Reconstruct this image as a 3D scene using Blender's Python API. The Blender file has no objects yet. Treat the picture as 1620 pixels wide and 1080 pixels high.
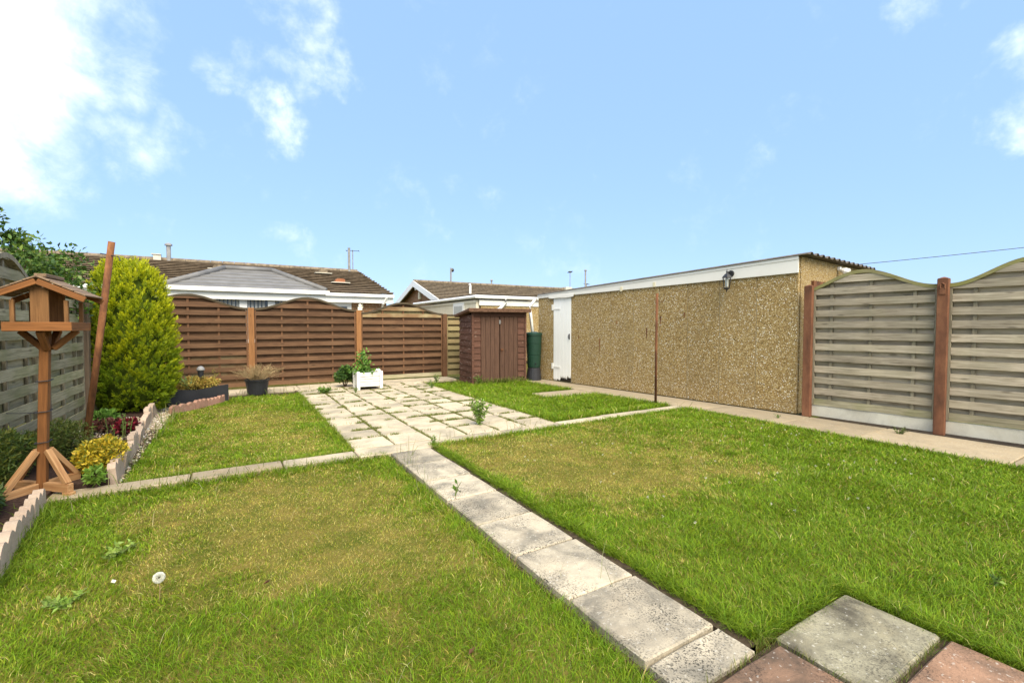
import bpy, bmesh, math, random
import numpy as np
from mathutils import Vector, Matrix

# Garden frame: x runs along the back fence (to the right), y runs away towards the back fence, z up, metres.
random.seed(7)
RNG = np.random.default_rng(7)
R = math.radians
sc = bpy.context.scene
COL = sc.collection

# ------------------------------------------------------------------ camera
cam = bpy.data.cameras.new('camera')
cam.lens = 16.0
cam.sensor_width = 36.0
cam.clip_start = 0.05
cam.clip_end = 2000.0
cam_o = bpy.data.objects.new('camera', cam)
cam_o.location = (0, 0, 1.31)
cam_o.rotation_euler = (R(90 - 1.909), 0, R(-31.35))
COL.objects.link(cam_o)
sc.camera = cam_o

# ------------------------------------------------------------------ world and sun
SUN_EL, SUN_AZ = 50.0, 189.0       # azimuth measured clockwise from +Y: high, behind the camera to the left
world = bpy.data.worlds.new('World')
sc.world = world
world.use_nodes = True
wt = world.node_tree
wt.nodes.clear()


def WN(t, **kw):
    n = wt.nodes.new(t)
    for k, v in kw.items():
        setattr(n, k, v)
    return n


def wmath(op, a, b=None, clamp=False):
    n = WN('ShaderNodeMath', operation=op, use_clamp=clamp)
    for i, s in enumerate((a, b)):
        if s is None:
            continue
        if isinstance(s, (int, float)):
            n.inputs[i].default_value = s
        else:
            wt.links.new(s, n.inputs[i])
    return n.outputs[0]


sky = WN('ShaderNodeTexSky', sky_type='NISHITA', sun_disc=False)
sky.sun_elevation = R(SUN_EL)
sky.sun_rotation = R(SUN_AZ)
sky.air_density = 1.0
sky.dust_density = 0.5
sky.ozone_density = 1.0
tc = WN('ShaderNodeTexCoord')
nz = WN('ShaderNodeTexNoise', noise_dimensions='3D')
nz.inputs['Scale'].default_value = 4.2
nz.inputs['Detail'].default_value = 7.0
nz.inputs['Roughness'].default_value = 0.6
nz.inputs['Distortion'].default_value = 0.5
wt.links.new(tc.outputs['Generated'], nz.inputs['Vector'])
nz2 = WN('ShaderNodeTexNoise', noise_dimensions='3D')
nz2.inputs['Scale'].default_value = 13.0
nz2.inputs['Detail'].default_value = 8.0
nz2.inputs['Roughness'].default_value = 0.66
nz2.inputs['Distortion'].default_value = 0.3
wt.links.new(tc.outputs['Generated'], nz2.inputs['Vector'])
# cloud banks, seen and added fill: (azimuth from +Y clockwise, elevation, angular radius, strength)
CLOUDS_AND_FILL = [(-21, 26, 12, 2.4), (-19, 17, 9, 2.0), (-14.5, 22, 7.5, 1.45), (-11.2, 22.5, 5.6, 1.05), (-9, 17.5, 5.0, .95), (-13.5, 13.5, 5.4, .95), (-7.2, 19.5, 3.2, .7), (-8, 26.5, 5.2, .8),
          (6.4, 32, 4.4, 1.0), (8.2, 29.0, 3.9, 1.05), (10.6, 27.6, 3.0, .88), (5.2, 26.5, 3.6, .85), (2.0, 25.4, 3.6, .80), (-1.2, 24.6, 3.4, .76), (1.0, 23.2, 2.8, .86), (3.4, 22.0, 2.7, .94), (5.2, 20.8, 2.3, .84),
          (6.5, 9.4, 2.8, .62),
          (79.6, 16.4, 3.6, 1.15), (77, 16.6, 2.4, .85), (79.5, 22, 3.2, .95), (72.3, 27.8, 2.8, .72),
          (-62, 38, 26, 3.0), (-95, 24, 24, 2.8), (-140, 45, 30, 3.0), (114, 34, 25, 3.0), (145, 22, 24, 3.0), (130, 58, 24, 2.8),  # this row and the next: unseen banks added to fill the shade
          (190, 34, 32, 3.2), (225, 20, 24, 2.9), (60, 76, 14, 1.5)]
warp = WN('ShaderNodeTexNoise', noise_dimensions='3D')
warp.inputs['Scale'].default_value = 7.0
warp.inputs['Detail'].default_value = 5.0
warp.inputs['Roughness'].default_value = 0.62
wt.links.new(tc.outputs['Generated'], warp.inputs['Vector'])
wsub = WN('ShaderNodeVectorMath', operation='SUBTRACT')
wt.links.new(warp.outputs['Color'], wsub.inputs[0])
wsub.inputs[1].default_value = (.5, .5, .5)
wadd = WN('ShaderNodeVectorMath', operation='MULTIPLY_ADD')
wt.links.new(wsub.outputs[0], wadd.inputs[0])
wadd.inputs[1].default_value = (.20, .20, .20)
wt.links.new(tc.outputs['Generated'], wadd.inputs[2])
acc = None
for az, el, rad, st in CLOUDS_AND_FILL:
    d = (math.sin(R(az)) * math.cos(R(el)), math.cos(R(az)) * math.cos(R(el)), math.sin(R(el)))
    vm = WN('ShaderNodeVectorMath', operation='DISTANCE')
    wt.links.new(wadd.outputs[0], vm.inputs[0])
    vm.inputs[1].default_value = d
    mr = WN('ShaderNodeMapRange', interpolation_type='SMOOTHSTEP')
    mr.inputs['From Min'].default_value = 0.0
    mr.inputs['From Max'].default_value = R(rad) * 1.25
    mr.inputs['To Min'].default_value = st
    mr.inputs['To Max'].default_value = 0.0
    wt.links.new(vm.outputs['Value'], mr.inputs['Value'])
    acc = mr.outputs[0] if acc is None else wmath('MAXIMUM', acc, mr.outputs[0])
n1 = wmath('MULTIPLY_ADD', nz.outputs[0], 2.0)
wt.nodes[-1].inputs[2].default_value = -1.15
n2 = wmath('MULTIPLY_ADD', nz2.outputs[0], 1.7)
wt.nodes[-1].inputs[2].default_value = -0.85
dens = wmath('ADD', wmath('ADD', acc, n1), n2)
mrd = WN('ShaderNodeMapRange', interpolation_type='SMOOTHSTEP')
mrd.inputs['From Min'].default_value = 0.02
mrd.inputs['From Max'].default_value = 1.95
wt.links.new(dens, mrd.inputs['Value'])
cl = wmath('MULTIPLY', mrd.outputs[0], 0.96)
# thin haze whitens the blue a little everywhere
hz = WN('ShaderNodeMixRGB', blend_type='MIX')
hz.inputs[0].default_value = 0.60
hz.inputs[2].default_value = (4.2, 6.8, 11.8, 1)
wt.links.new(sky.outputs[0], hz.inputs[1])
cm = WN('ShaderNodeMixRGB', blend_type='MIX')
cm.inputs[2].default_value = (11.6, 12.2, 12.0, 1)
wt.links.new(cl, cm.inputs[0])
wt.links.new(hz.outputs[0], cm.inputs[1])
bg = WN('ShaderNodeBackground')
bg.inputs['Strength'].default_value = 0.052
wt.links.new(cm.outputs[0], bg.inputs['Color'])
wo = WN('ShaderNodeOutputWorld')
wt.links.new(bg.outputs[0], wo.inputs['Surface'])

sun = bpy.data.lights.new('sun', 'SUN')
sun.energy = 2.6
sun.angle = R(45)
sun.color = (1.0, 0.89, 0.72)
sun_o = bpy.data.objects.new('sun', sun)
sd = Vector((math.sin(R(SUN_AZ)) * math.cos(R(SUN_EL)), math.cos(R(SUN_AZ)) * math.cos(R(SUN_EL)), math.sin(R(SUN_EL))))
sun_o.rotation_euler = sd.to_track_quat('Z', 'Y').to_euler()
sun_o.location = sd * 50
COL.objects.link(sun_o)

sc.view_settings.view_transform = 'Standard'
sc.view_settings.look = 'None'
sc.view_settings.exposure = 1.4
sc.view_settings.gamma = 1.0
sc.view_settings.use_curve_mapping = False

# ------------------------------------------------------------------ materials


class NT:
    def __init__(s, name):
        s.m = bpy.data.materials.new(name)
        s.m.use_nodes = True
        s.t = s.m.node_tree
        s.p = s.t.nodes['Principled BSDF']
        s.out = s.t.nodes['Material Output']

    def n(s, t, **kw):
        n = s.t.nodes.new(t)
        for k, v in kw.items():
            setattr(n, k, v)
        return n

    def l(s, a, b):
        s.t.links.new(a, b)

    def coord(s, scale=(1, 1, 1), rnd=True, kind='Object'):
        c = s.n('ShaderNodeTexCoord')
        mp = s.n('ShaderNodeMapping')
        mp.inputs['Scale'].default_value = scale
        if kind == 'Position':
            g = s.n('ShaderNodeNewGeometry')
            src = g.outputs['Position']
        else:
            src = c.outputs[kind]
        if rnd:
            oi = s.n('ShaderNodeObjectInfo')
            ad = s.n('ShaderNodeVectorMath', operation='MULTIPLY_ADD')
            s.l(oi.outputs['Random'], ad.inputs[0])
            ad.inputs[1].default_value = (37.0, 53.0, 71.0)
            s.l(src, ad.inputs[2])
            src = ad.outputs[0]
        s.l(src, mp.inputs['Vector'])
        return mp.outputs[0]

    def noise(s, vec, scale=5, detail=4, rough=.55, dist=0.):
        n = s.n('ShaderNodeTexNoise')
        n.inputs['Scale'].default_value = scale
        n.inputs['Detail'].default_value = detail
        n.inputs['Roughness'].default_value = rough
        n.inputs['Distortion'].default_value = dist
        s.l(vec, n.inputs['Vector'])
        return n.outputs[0]

    def ramp(s, fac, stops, interp='LINEAR'):
        r = s.n('ShaderNodeValToRGB')
        e = r.color_ramp.elements
        r.color_ramp.interpolation = interp
        while len(e) > 1:
            e.remove(e[-1])
        e[0].position, e[0].color = stops[0][0], c4(stops[0][1])
        for p, c in stops[1:]:
            k = e.new(p)
            k.color = c4(c)
        s.l(fac, r.inputs[0])
        return r.outputs[0]

    def mix(s, fac, a, b, mode='MIX'):
        m = s.n('ShaderNodeMixRGB', blend_type=mode)
        for i, v in ((0, fac), (1, a), (2, b)):
            if isinstance(v, (int, float)):
                m.inputs[i].default_value = v if i == 0 else (v, v, v, 1)
            elif isinstance(v, tuple):
                m.inputs[i].default_value = c4(v)
            else:
                s.l(v, m.inputs[i])
        return m.outputs[0]

    def math(s, op, a, b=0.0, clamp=False):
        m = s.n('ShaderNodeMath', operation=op, use_clamp=clamp)
        for i, v in ((0, a), (1, b)):
            if isinstance(v, (int, float)):
                m.inputs[i].default_value = v
            else:
                s.l(v, m.inputs[i])
        return m.outputs[0]

    def rnd(s):
        return s.n('ShaderNodeObjectInfo').outputs['Random']

    def bump(s, h, strength=.3, dist=.01):
        b = s.n('ShaderNodeBump')
        b.inputs['Strength'].default_value = strength
        b.inputs['Distance'].default_value = dist
        s.l(h, b.inputs['Height'])
        s.l(b.outputs[0], s.p.inputs['Normal'])

    def done(s, col=None, rough=.8, spec=.3):
        if col is not None:
            if isinstance(col, tuple):
                s.p.inputs['Base Color'].default_value = c4(col)
            else:
                s.l(col, s.p.inputs['Base Color'])
        s.p.inputs['Roughness'].default_value = rough
        s.p.inputs['Specular IOR Level'].default_value = spec
        return s.m


def c4(c):
    return tuple(c) if len(c) == 4 else (c[0], c[1], c[2], 1)


def wood(name, dark, light, axis='x', stain=None, stain_amt=.5, rough=.8, flake=None, flake_thr=.62, var=.35, knots=True):
    s = NT(name)
    sca = {'x': (1.3, 22, 22), 'z': (22, 22, 1.3)}[axis]
    v = s.coord(sca)
    g = s.noise(v, 2.2, 6, .6, .6)
    col = s.ramp(g, [(.28, dark), (.72, light)])
    v2 = s.coord((1, 1, 1))
    big = s.noise(v2, 2.0, 4)
    if stain:
        f = s.ramp(big, [(.42, (0, 0, 0)), (.66, (1, 1, 1))])
        f = s.math('MULTIPLY', f, stain_amt)
        col = s.mix(f, col, stain)
    if knots:
        kv = s.coord({'x': (2.6, 9, 9), 'z': (9, 9, 2.6)}[axis])
        vo = s.n('ShaderNodeTexVoronoi')
        vo.inputs['Scale'].default_value = 1.0
        s.l(kv, vo.inputs['Vector'])
        kf = s.ramp(vo.outputs['Distance'], [(.06, (1, 1, 1)), (.15, (0, 0, 0))])
        col = s.mix(s.math('MULTIPLY', kf, .6), col, tuple(x * .4 for x in dark))
    ck = s.noise(s.coord({'x': (.9, 46, 46), 'z': (46, 46, .9)}[axis]), 1.6, 3, .6, .3)
    col = s.mix(s.math('MULTIPLY', s.ramp(ck, [(.30, (1, 1, 1)), (.37, (0, 0, 0))]), .65), col, tuple(x * .45 for x in dark))
    if flake:
        fv = s.coord({'x': (3, 26, 26), 'z': (26, 26, 3)}[axis])
        fn = s.noise(fv, 2.0, 6, .7)
        ff = s.ramp(fn, [(flake_thr, (0, 0, 0)), (flake_thr + .05, (1, 1, 1))])
        col = s.mix(ff, col, flake)
    rv = s.math('ADD', s.math('MULTIPLY', s.rnd(), var), 1 - var / 2)
    cm_ = s.n('ShaderNodeCombineXYZ')
    for i in range(3):
        s.l(rv, cm_.inputs[i])
    col = s.mix(1.0, col, cm_.outputs[0], 'MULTIPLY')
    s.bump(g, .35, .004)
    return s.done(col, rough, .25)


def plain(name, col, rough=.6, spec=.4, noise_amt=.25, scale=6, bumpy=0):
    s = NT(name)
    v = s.coord()
    n = s.noise(v, scale, 5, .6)
    c = s.ramp(n, [(.3, tuple(x * (1 - noise_amt) for x in col)), (.7, tuple(min(1, x * (1 + noise_amt)) for x in col))])
    if bumpy:
        s.bump(n, bumpy, .004)
    return s.done(c, rough, spec)


def slab_mat(name, base, dark, speck, warm, speck_amt=.55, dark_amt=.6):
    s = NT(name)
    v = s.coord()
    a = s.noise(v, 3.2, 6, .65, .4)
    f = s.ramp(a, [(.42, (0, 0, 0)), (.64, (1, 1, 1))])
    col = s.mix(s.math('MULTIPLY', f, dark_amt), base, dark)
    b = s.noise(v, 7.5, 5, .6)
    col = s.mix(s.math('MULTIPLY', s.ramp(b, [(.5, (0, 0, 0)), (.75, (1, 1, 1))]), .35), col, warm)
    sp = s.noise(v, 110, 3, .7)
    reg = s.noise(v, 4.5, 4, .6)
    spf = s.ramp(sp, [(.51, (0, 0, 0)), (.60, (1, 1, 1))])
    spf = s.math('MULTIPLY', spf, s.ramp(reg, [(.38, (0, 0, 0)), (.62, (1, 1, 1))]))
    col = s.mix(s.math('MULTIPLY', spf, speck_amt), col, speck)
    w = s.noise(v, 60, 2, .5)
    wf = s.ramp(w, [(.64, (0, 0, 0)), (.70, (1, 1, 1))])
    col = s.mix(s.math('MULTIPLY', wf, .35), col, (.62, .6, .54))
    rv = s.math('ADD', s.math('MULTIPLY', s.rnd(), .26), .86)
    cm_ = s.n('ShaderNodeCombineXYZ')
    for i in range(3):
        s.l(rv, cm_.inputs[i])
    col = s.mix(1.0, col, cm_.outputs[0], 'MULTIPLY')
    s.bump(s.math('ADD', sp, s.math('MULTIPLY', a, 1.5)), .6, .006)
    return s.done(col, .9, .15)


def leaf_mat(name, trans=.3, rough=.5, spec=.35):
    s = NT(name)
    at = s.n('ShaderNodeAttribute', attribute_name='Col')
    s.p.inputs['Roughness'].default_value = rough
    s.p.inputs['Specular IOR Level'].default_value = spec
    s.l(at.outputs['Color'], s.p.inputs['Base Color'])
    tr = s.n('ShaderNodeBsdfTranslucent')
    s.l(at.outputs['Color'], tr.inputs['Color'])
    mx = s.n('ShaderNodeMixShader')
    mx.inputs[0].default_value = trans
    s.l(s.p.outputs[0], mx.inputs[1])
    s.l(tr.outputs[0], mx.inputs[2])
    s.l(mx.outputs[0], s.out.inputs['Surface'])
    return s.m


def pebble_mat(name):
    s = NT(name)
    v = s.coord(rnd=True)
    vo = s.n('ShaderNodeTexVoronoi', feature='F1')
    vo.inputs['Scale'].default_value = 74
    s.l(v, vo.inputs['Vector'])
    sep = s.n('ShaderNodeSeparateColor')
    s.l(vo.outputs['Color'], sep.inputs[0])
    col = s.ramp(sep.outputs[0], [(0, (.11, .068, .022)), (.12, (.27, .165, .055)), (.36, (.40, .285, .115)), (.62, (.51, .385, .18)),
                                  (.80, (.58, .47, .27)), (.90, (.72, .66, .50)), (.96, (.86, .84, .76))], 'CONSTANT')
    edge = s.ramp(vo.outputs['Distance'], [(.35, (1, 1, 1)), (.75, (0, 0, 0))])
    col = s.mix(edge, (.27, .185, .072), col)
    g = s.noise(v, 1.6, 5, .6)
    col = s.mix(s.math('MULTIPLY', s.ramp(g, [(.42, (0, 0, 0)), (.68, (1, 1, 1))]), .36), col, (.23, .17, .085))
    rv = s.math('ADD', s.math('MULTIPLY', s.rnd(), .16), .92)
    cm_ = s.n('ShaderNodeCombineXYZ')
    for i in range(3):
        s.l(rv, cm_.inputs[i])
    col = s.mix(1.0, col, cm_.outputs[0], 'MULTIPLY')
    s.bump(edge, .8, .008)
    return s.done(col, .85, .25)


def paint_mat(name, col=(.80, .80, .77), chip=(.12, .08, .05), thr=.70, grime=.25):
    s = NT(name)
    v = s.coord()
    n = s.noise(v, 9, 6, .65)
    cf = s.ramp(n, [(thr, (0, 0, 0)), (thr + .03, (1, 1, 1))])
    g = s.noise(v, 2.5, 4)
    c = s.mix(s.math('MULTIPLY', s.ramp(g, [(.45, (0, 0, 0)), (.75, (1, 1, 1))]), grime), col, (.55, .52, .44))
    c = s.mix(cf, c, chip)
    s.bump(n, .15, .003)
    return s.done(c, .55, .4)


def rust_mat(name, a, b, c, scale=9):
    s = NT(name)
    v = s.coord((1, 1, .35))
    n = s.noise(v, scale, 6, .65)
    col = s.ramp(n, [(.32, a), (.5, b), (.68, c)])
    n2 = s.noise(v, 60, 3, .6)
    col = s.mix(s.math('MULTIPLY', s.ramp(n2, [(.55, (0, 0, 0)), (.7, (1, 1, 1))]), .4), col, a)
    s.bump(n, .4, .004)
    return s.done(col, .85, .25)


def brick_mat(name):
    s = NT(name)
    v = s.coord((1, 1, 1), rnd=False)
    b = s.n('ShaderNodeTexBrick')
    b.inputs['Scale'].default_value = 1
    b.inputs['Brick Width'].default_value = .225
    b.inputs['Row Height'].default_value = .075
    b.inputs['Mortar Size'].default_value = .006
    b.inputs['Color1'].default_value = (.30, .15, .07, 1)
    b.inputs['Color2'].default_value = (.22, .11, .055, 1)
    b.inputs['Mortar'].default_value = (.38, .32, .24, 1)
    mp = s.n('ShaderNodeMapping')
    mp.inputs['Rotation'].default_value = (R(90), 0, 0)
    s.l(v, mp.inputs['Vector'])
    s.l(mp.outputs[0], b.inputs['Vector'])
    return s.done(b.outputs['Color'], .9, .2)


M = {}
M['grey_wood'] = wood('grey_wood', (.21, .170, .118), (.55, .475, .365), stain=(.30, .27, .18), var=.4)
M['grey_wood_mossy'] = wood('grey_wood_mossy', (.18, .16, .095), (.43, .385, .265), stain=(.17, .18, .07), stain_amt=.6, var=.35)
M['grey_wood_v'] = wood('grey_wood_v', (.15, .13, .09), (.32, .28, .20), 'z')
M['mossy_rail'] = wood('mossy_rail', (.14, .125, .06), (.31, .275, .14), stain=(.19, .19, .05), stain_amt=.9, knots=False)
M['brown_wood'] = wood('brown_wood', (.060, .031, .017), (.155, .082, .043), stain=(.20, .12, .065), stain_amt=.3, var=.4)
M['brown_worn'] = wood('brown_worn', (.11, .06, .03), (.27, .17, .085), stain=(.33, .27, .15), stain_amt=.85, var=.3)
M['tan_wood'] = wood('tan_wood', (.19, .155, .07), (.36, .30, .155), stain=(.24, .14, .07), stain_amt=.35, var=.3)
M['brown_wood_v'] = wood('brown_wood_v', (.09, .045, .022), (.20, .10, .05), 'z')
M['dark_rail'] = wood('dark_rail', (.04, .03, .016), (.10, .075, .045), knots=False)
M['stained_post'] = wood('stained_post', (.17, .075, .028), (.30, .145, .055), 'z', flake=(.42, .30, .16), flake_thr=.70)
M['red_post'] = rust_mat('red_brown_concrete', (.10, .046, .027), (.175, .074, .040), (.235, .108, .056), 7)
M['old_post'] = wood('old_post', (.07, .05, .035), (.17, .12, .08), 'z', flake=(.45, .38, .3), flake_thr=.66)
M['shed_board'] = wood('shed_board', (.060, .028, .019), (.135, .062, .042), flake=(.36, .27, .22), flake_thr=.585, var=.25)
M['shed_board_front'] = wood('shed_board_front', (.060, .029, .019), (.125, .058, .038), flake=(.38, .29, .23), flake_thr=.63, var=.25)
M['shed_door'] = wood('shed_door', (.058, .031, .021), (.125, .068, .044), 'z', flake=(.30, .25, .21), flake_thr=.72, var=.22)
M['felt_brown'] = plain('felt_brown', (.115, .065, .042), .95, .1, .45, 22, .5)
M['bird_wood'] = wood('bird_wood', (.125, .060, .022), (.25, .125, .048), 'z', var=.2)
M['bird_wood_x'] = wood('bird_wood_x', (.150, .060, .019), (.29, .120, .038), 'x', var=.2)
M['bird_wood_pale'] = wood('bird_wood_pale', (.28, .13, .05), (.52, .31, .15), 'x', var=.2)
M['bird_roof'] = wood('bird_roof', (.13, .085, .052), (.27, .185, .115), 'x', var=.2)
M['slab'] = slab_mat('cream_slab', (.50, .425, .305), (.24, .215, .165), (.06, .055, .045), (.48, .37, .24), .4, .7)
M['slab_path'] = slab_mat('path_slab', (.46, .40, .30), (.17, .155, .125), (.04, .038, .032), (.45, .37, .26), .95, .9)
M['slab_grey'] = slab_mat('grey_slab', (.31, .285, .20), (.085, .075, .055), (.045, .042, .035), (.36, .30, .17), .8, .95)
M['slab_pink'] = slab_mat('pink_slab', (.31, .185, .120), (.105, .075, .055), (.06, .04, .03), (.32, .165, .09), .8, .95)
M['concrete'] = slab_mat('path_concrete', (.34, .28, .19), (.24, .20, .14), (.10, .08, .06), (.38, .27, .15), .35, .6)
M['gravel_board'] = slab_mat('gravel_board', (.55, .53, .45), (.33, .31, .26), (.13, .12, .1), (.5, .45, .33), .2, .5)
M['edging'] = slab_mat('edging_concrete', (.47, .36, .275), (.26, .21, .15), (.1, .08, .06), (.45, .30, .22), .3, .5)
M['edging_red'] = slab_mat('edging_red', (.36, .20, .145), (.20, .13, .09), (.09, .06, .05), (.33, .2, .14), .3, .5)
M['pebble'] = pebble_mat('pebbledash')
M['seam'] = plain('seam_mortar', (.33, .27, .17), .9, .1, .25, 20)
M['white_paint'] = paint_mat('white_paint', (.74, .73, .69), grime=.4)
M['white_fascia'] = paint_mat('white_fascia', (.76, .74, .69), (.16, .10, .07), .70, .18)
M['white_door'] = paint_mat('white_door', (.82, .82, .80), (.2, .16, .12), .735, .12)
M['upvc'] = plain('white_upvc', (.80, .80, .78), .35, .5, .03, 3)
M['cream_render'] = plain('cream_render', (.72, .66, .52), .8, .2, .05, 4)
M['rotten'] = plain('rotten_wood', (.035, .028, .022), .95, .1, .5, 30)
M['tile'] = plain('brown_tile', (.150, .115, .080), .85, .25, .45, 5, .4)
M['tile_light'] = plain('lichen_tile', (.185, .148, .105), .9, .2, .5, 8, .4)
M['grey_tile'] = plain('grey_tile', (.15, .147, .145), .6, .35, .22, 3)
M['felt'] = plain('black_felt', (.035, .036, .04), .9, .2, .4, 9)
M['roof_sheet'] = plain('roof_sheet', (.14, .12, .10), .8, .25, .4, 5, .2)
M['brick'] = brick_mat('brown_brick')
M['glass'] = NT('window_glass').done((.05, .06, .065), .06, .6)
M['blind'] = plain('window_blind', (.42, .43, .42), .7, .2, .1)
M['terracotta'] = plain('terracotta', (.30, .12, .06), .85, .2, .3)
M['rust'] = rust_mat('rusty_steel', (.055, .025, .014), (.17, .07, .03), (.30, .135, .055))
M['rust_dark'] = rust_mat('rusty_steel_dark', (.05, .024, .014), (.125, .052, .024), (.20, .085, .036))
M['green_plastic'] = plain('green_plastic', (.009, .036, .021), .45, .4, .15, 3)
M['black_plastic'] = plain('black_plastic', (.022, .023, .028), .5, .4, .25, 4)
M['black_iron'] = plain('black_iron', (.02, .02, .022), .45, .45, .3, 8)
M['pale_glass'] = plain('frosted_glass', (.50, .53, .50), .25, .5, .1)
M['steel'] = plain('grey_steel', (.24, .24, .24), .5, .5, .3)
M['soil'] = plain('soil', (.060, .044, .028), .98, .1, .55, 22, .9)
M['mulch'] = plain('mulch', (.055, .034, .026), .98, .1, .6, 40, .9)
M['thatch'] = None
M['pebble_stone'] = plain('gravel_stone', (.46, .38, .26), .85, .25, .45, 60)
M['leaf'] = leaf_mat('leaf')
M['grass'] = leaf_mat('grass_blade', .28, .55, .22)
M['bark'] = plain('bark', (.07, .05, .035), .95, .1, .4, 12, .6)
M['ornament'] = plain('white_ornament', (.78, .76, .66), .6, .3, .08)
M['alarm'] = plain('cream_plastic', (.68, .62, .44), .5, .4, .06)


def thatch_mat():
    s = NT('lawn_thatch')
    at = s.coord(rnd=False)
    n = s.noise(at, 3.2, 7, .68)
    f = s.noise(at, 70, 4, .7)
    c = s.ramp(n, [(.38, (.085, .115, .012)), (.62, (.25, .19, .05))])
    c = s.mix(s.math('MULTIPLY', f, .75), c, (.06, .055, .012))
    s.bump(f, .8, .01)
    return s.done(c, .95, .1)


M['thatch'] = thatch_mat()

# ------------------------------------------------------------------ mesh helpers


class MB:
    """collects simple solids and links them as ONE mesh object"""

    def __init__(s):
        s.v, s.f = [], []

    def add(s, vs, fs):
        o = len(s.v)
        s.v += [tuple(v) for v in vs]
        s.f += [tuple(i + o for i in f) for f in fs]
        return s

    def box(s, c, d, rot=None):
        x, y, z = d[0] / 2, d[1] / 2, d[2] / 2
        vs = [Vector((i * x, j * y, k * z)) for k in (-1, 1) for j in (-1, 1) for i in (-1, 1)]
        if rot is not None:
            vs = [rot @ v for v in vs]
        vs = [v + Vector(c) for v in vs]
        return s.add(vs, [(0, 2, 3, 1), (4, 5, 7, 6), (0, 1, 5, 4), (2, 6, 7, 3), (0, 4, 6, 2), (1, 3, 7, 5)])

    def beam(s, a, b, w, h, up=(0, 0, 1)):
        a, b = Vector(a), Vector(b)
        d = (b - a).normalized()
        u = Vector(up)
        r = d.cross(u)
        if r.length < 1e-4:
            r = d.cross(Vector((1, 0, 0)))
        r.normalize()
        u = r.cross(d).normalized()
        vs = []
        for p in (a, b):
            for i, j in ((-1, -1), (1, -1), (1, 1), (-1, 1)):
                vs.append(p + r * i * w / 2 + u * j * h / 2)
        return s.add(vs, [(3, 2, 1, 0), (4, 5, 6, 7), (0, 1, 5, 4), (1, 2, 6, 5), (2, 3, 7, 6), (3, 0, 4, 7)])

    def tube(s, pts, rads, n=8, caps=True):
        pts = [Vector(p) for p in pts]
        if isinstance(rads, (int, float)):
            rads = [rads] * len(pts)
        vs, fs = [], []
        for i, p in enumerate(pts):
            d = (pts[min(i + 1, len(pts) - 1)] - pts[max(i - 1, 0)]).normalized()
            ref = Vector((0, 0, 1)) if abs(d.z) < .9 else Vector((1, 0, 0))
            a = d.cross(ref).normalized()
            b = d.cross(a).normalized()
            for k in range(n):
                t = 2 * math.pi * k / n
                vs.append(p + (a * math.cos(t) + b * math.sin(t)) * rads[i])
        for i in range(len(pts) - 1):
            for k in range(n):
                k2 = (k + 1) % n
                fs.append((i * n + k, i * n + k2, (i + 1) * n + k2, (i + 1) * n + k))
        if caps:
            fs.append(tuple(range(n)))
            fs.append(tuple(range((len(pts) - 1) * n, len(pts) * n)))
        return s.add(vs, fs)

    def lathe(s, prof, n=20, c=(0, 0, 0)):
        return s.tube_prof(prof, n, c)

    def tube_prof(s, prof, n, c):
        vs, fs = [], []
        for r, z in prof:
            for k in range(n):
                t = 2 * math.pi * k / n
                vs.append((c[0] + r * math.cos(t), c[1] + r * math.sin(t), c[2] + z))
        for i in range(len(prof) - 1):
            for k in range(n):
                k2 = (k + 1) % n
                fs.append((i * n + k, i * n + k2, (i + 1) * n + k2, (i + 1) * n + k))
        fs.append(tuple(range(n)))
        fs.append(tuple(range((len(prof) - 1) * n, len(prof) * n)))
        return s.add(vs, fs)

    def prism(s, poly, y0, y1, axis='y'):
        """poly in (x,z) extruded along y, or (x,y) along z, or (y,z) along x"""
        n = len(poly)

        def P(p, t):
            return {'y': (p[0], t, p[1]), 'z': (p[0], p[1], t), 'x': (t, p[0], p[1])}[axis]
        vs = [P(p, y0) for p in poly] + [P(p, y1) for p in poly]
        fs = [tuple(range(n)), tuple(range(n, 2 * n))] + [(i, (i + 1) % n, n + (i + 1) % n, n + i) for i in range(n)]
        return s.add(vs, fs)

    def mesh(s, name, mat, smooth=False):
        me = bpy.data.meshes.new(name)
        me.from_pydata(s.v, [], s.f)
        bm = bmesh.new()
        bm.from_mesh(me)
        bmesh.ops.recalc_face_normals(bm, faces=bm.faces)
        bm.to_mesh(me)
        bm.free()
        me.materials.append(mat)
        if smooth:
            me.polygons.foreach_set('use_smooth', [True] * len(me.polygons))
        return me

    def build(s, name, mat, parent=None, loc=(0, 0, 0), rot=(0, 0, 0), smooth=False, bevel=0):
        return link(name, s.mesh(name, mat, smooth), parent, loc, rot, bevel)


def link(name, me, parent=None, loc=(0, 0, 0), rot=(0, 0, 0), bevel=0):
    o = bpy.data.objects.new(name, me)
    o.location = loc
    o.rotation_euler = rot
    COL.objects.link(o)
    if parent is not None:
        o.parent = parent
    if bevel:
        m = o.modifiers.new('bevel', 'BEVEL')
        m.width = bevel
        m.segments = 1
        m.limit_method = 'ANGLE'
    return o


def tag(o, label, cat, group=None, kind=None):
    o['label'] = label
    o['category'] = cat
    if group:
        o['group'] = group
    if kind:
        o['kind'] = kind
    return o


def empty(name, loc, rz=0, label=None, cat=None, group=None, kind=None):
    o = bpy.data.objects.new(name, None)
    o.location = loc
    o.rotation_euler = (0, 0, rz)
    o.empty_display_size = .1
    COL.objects.link(o)
    if label:
        tag(o, label, cat, group, kind)
    return o


def box(name, mat, c, d, parent=None, bevel=0, rot=None, orot=(0, 0, 0)):
    """object whose origin sits at the box centre (so grain follows the piece)"""
    return MB().box((0, 0, 0), d, rot).build(name, mat, parent, c, orot, bevel=bevel)


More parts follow.
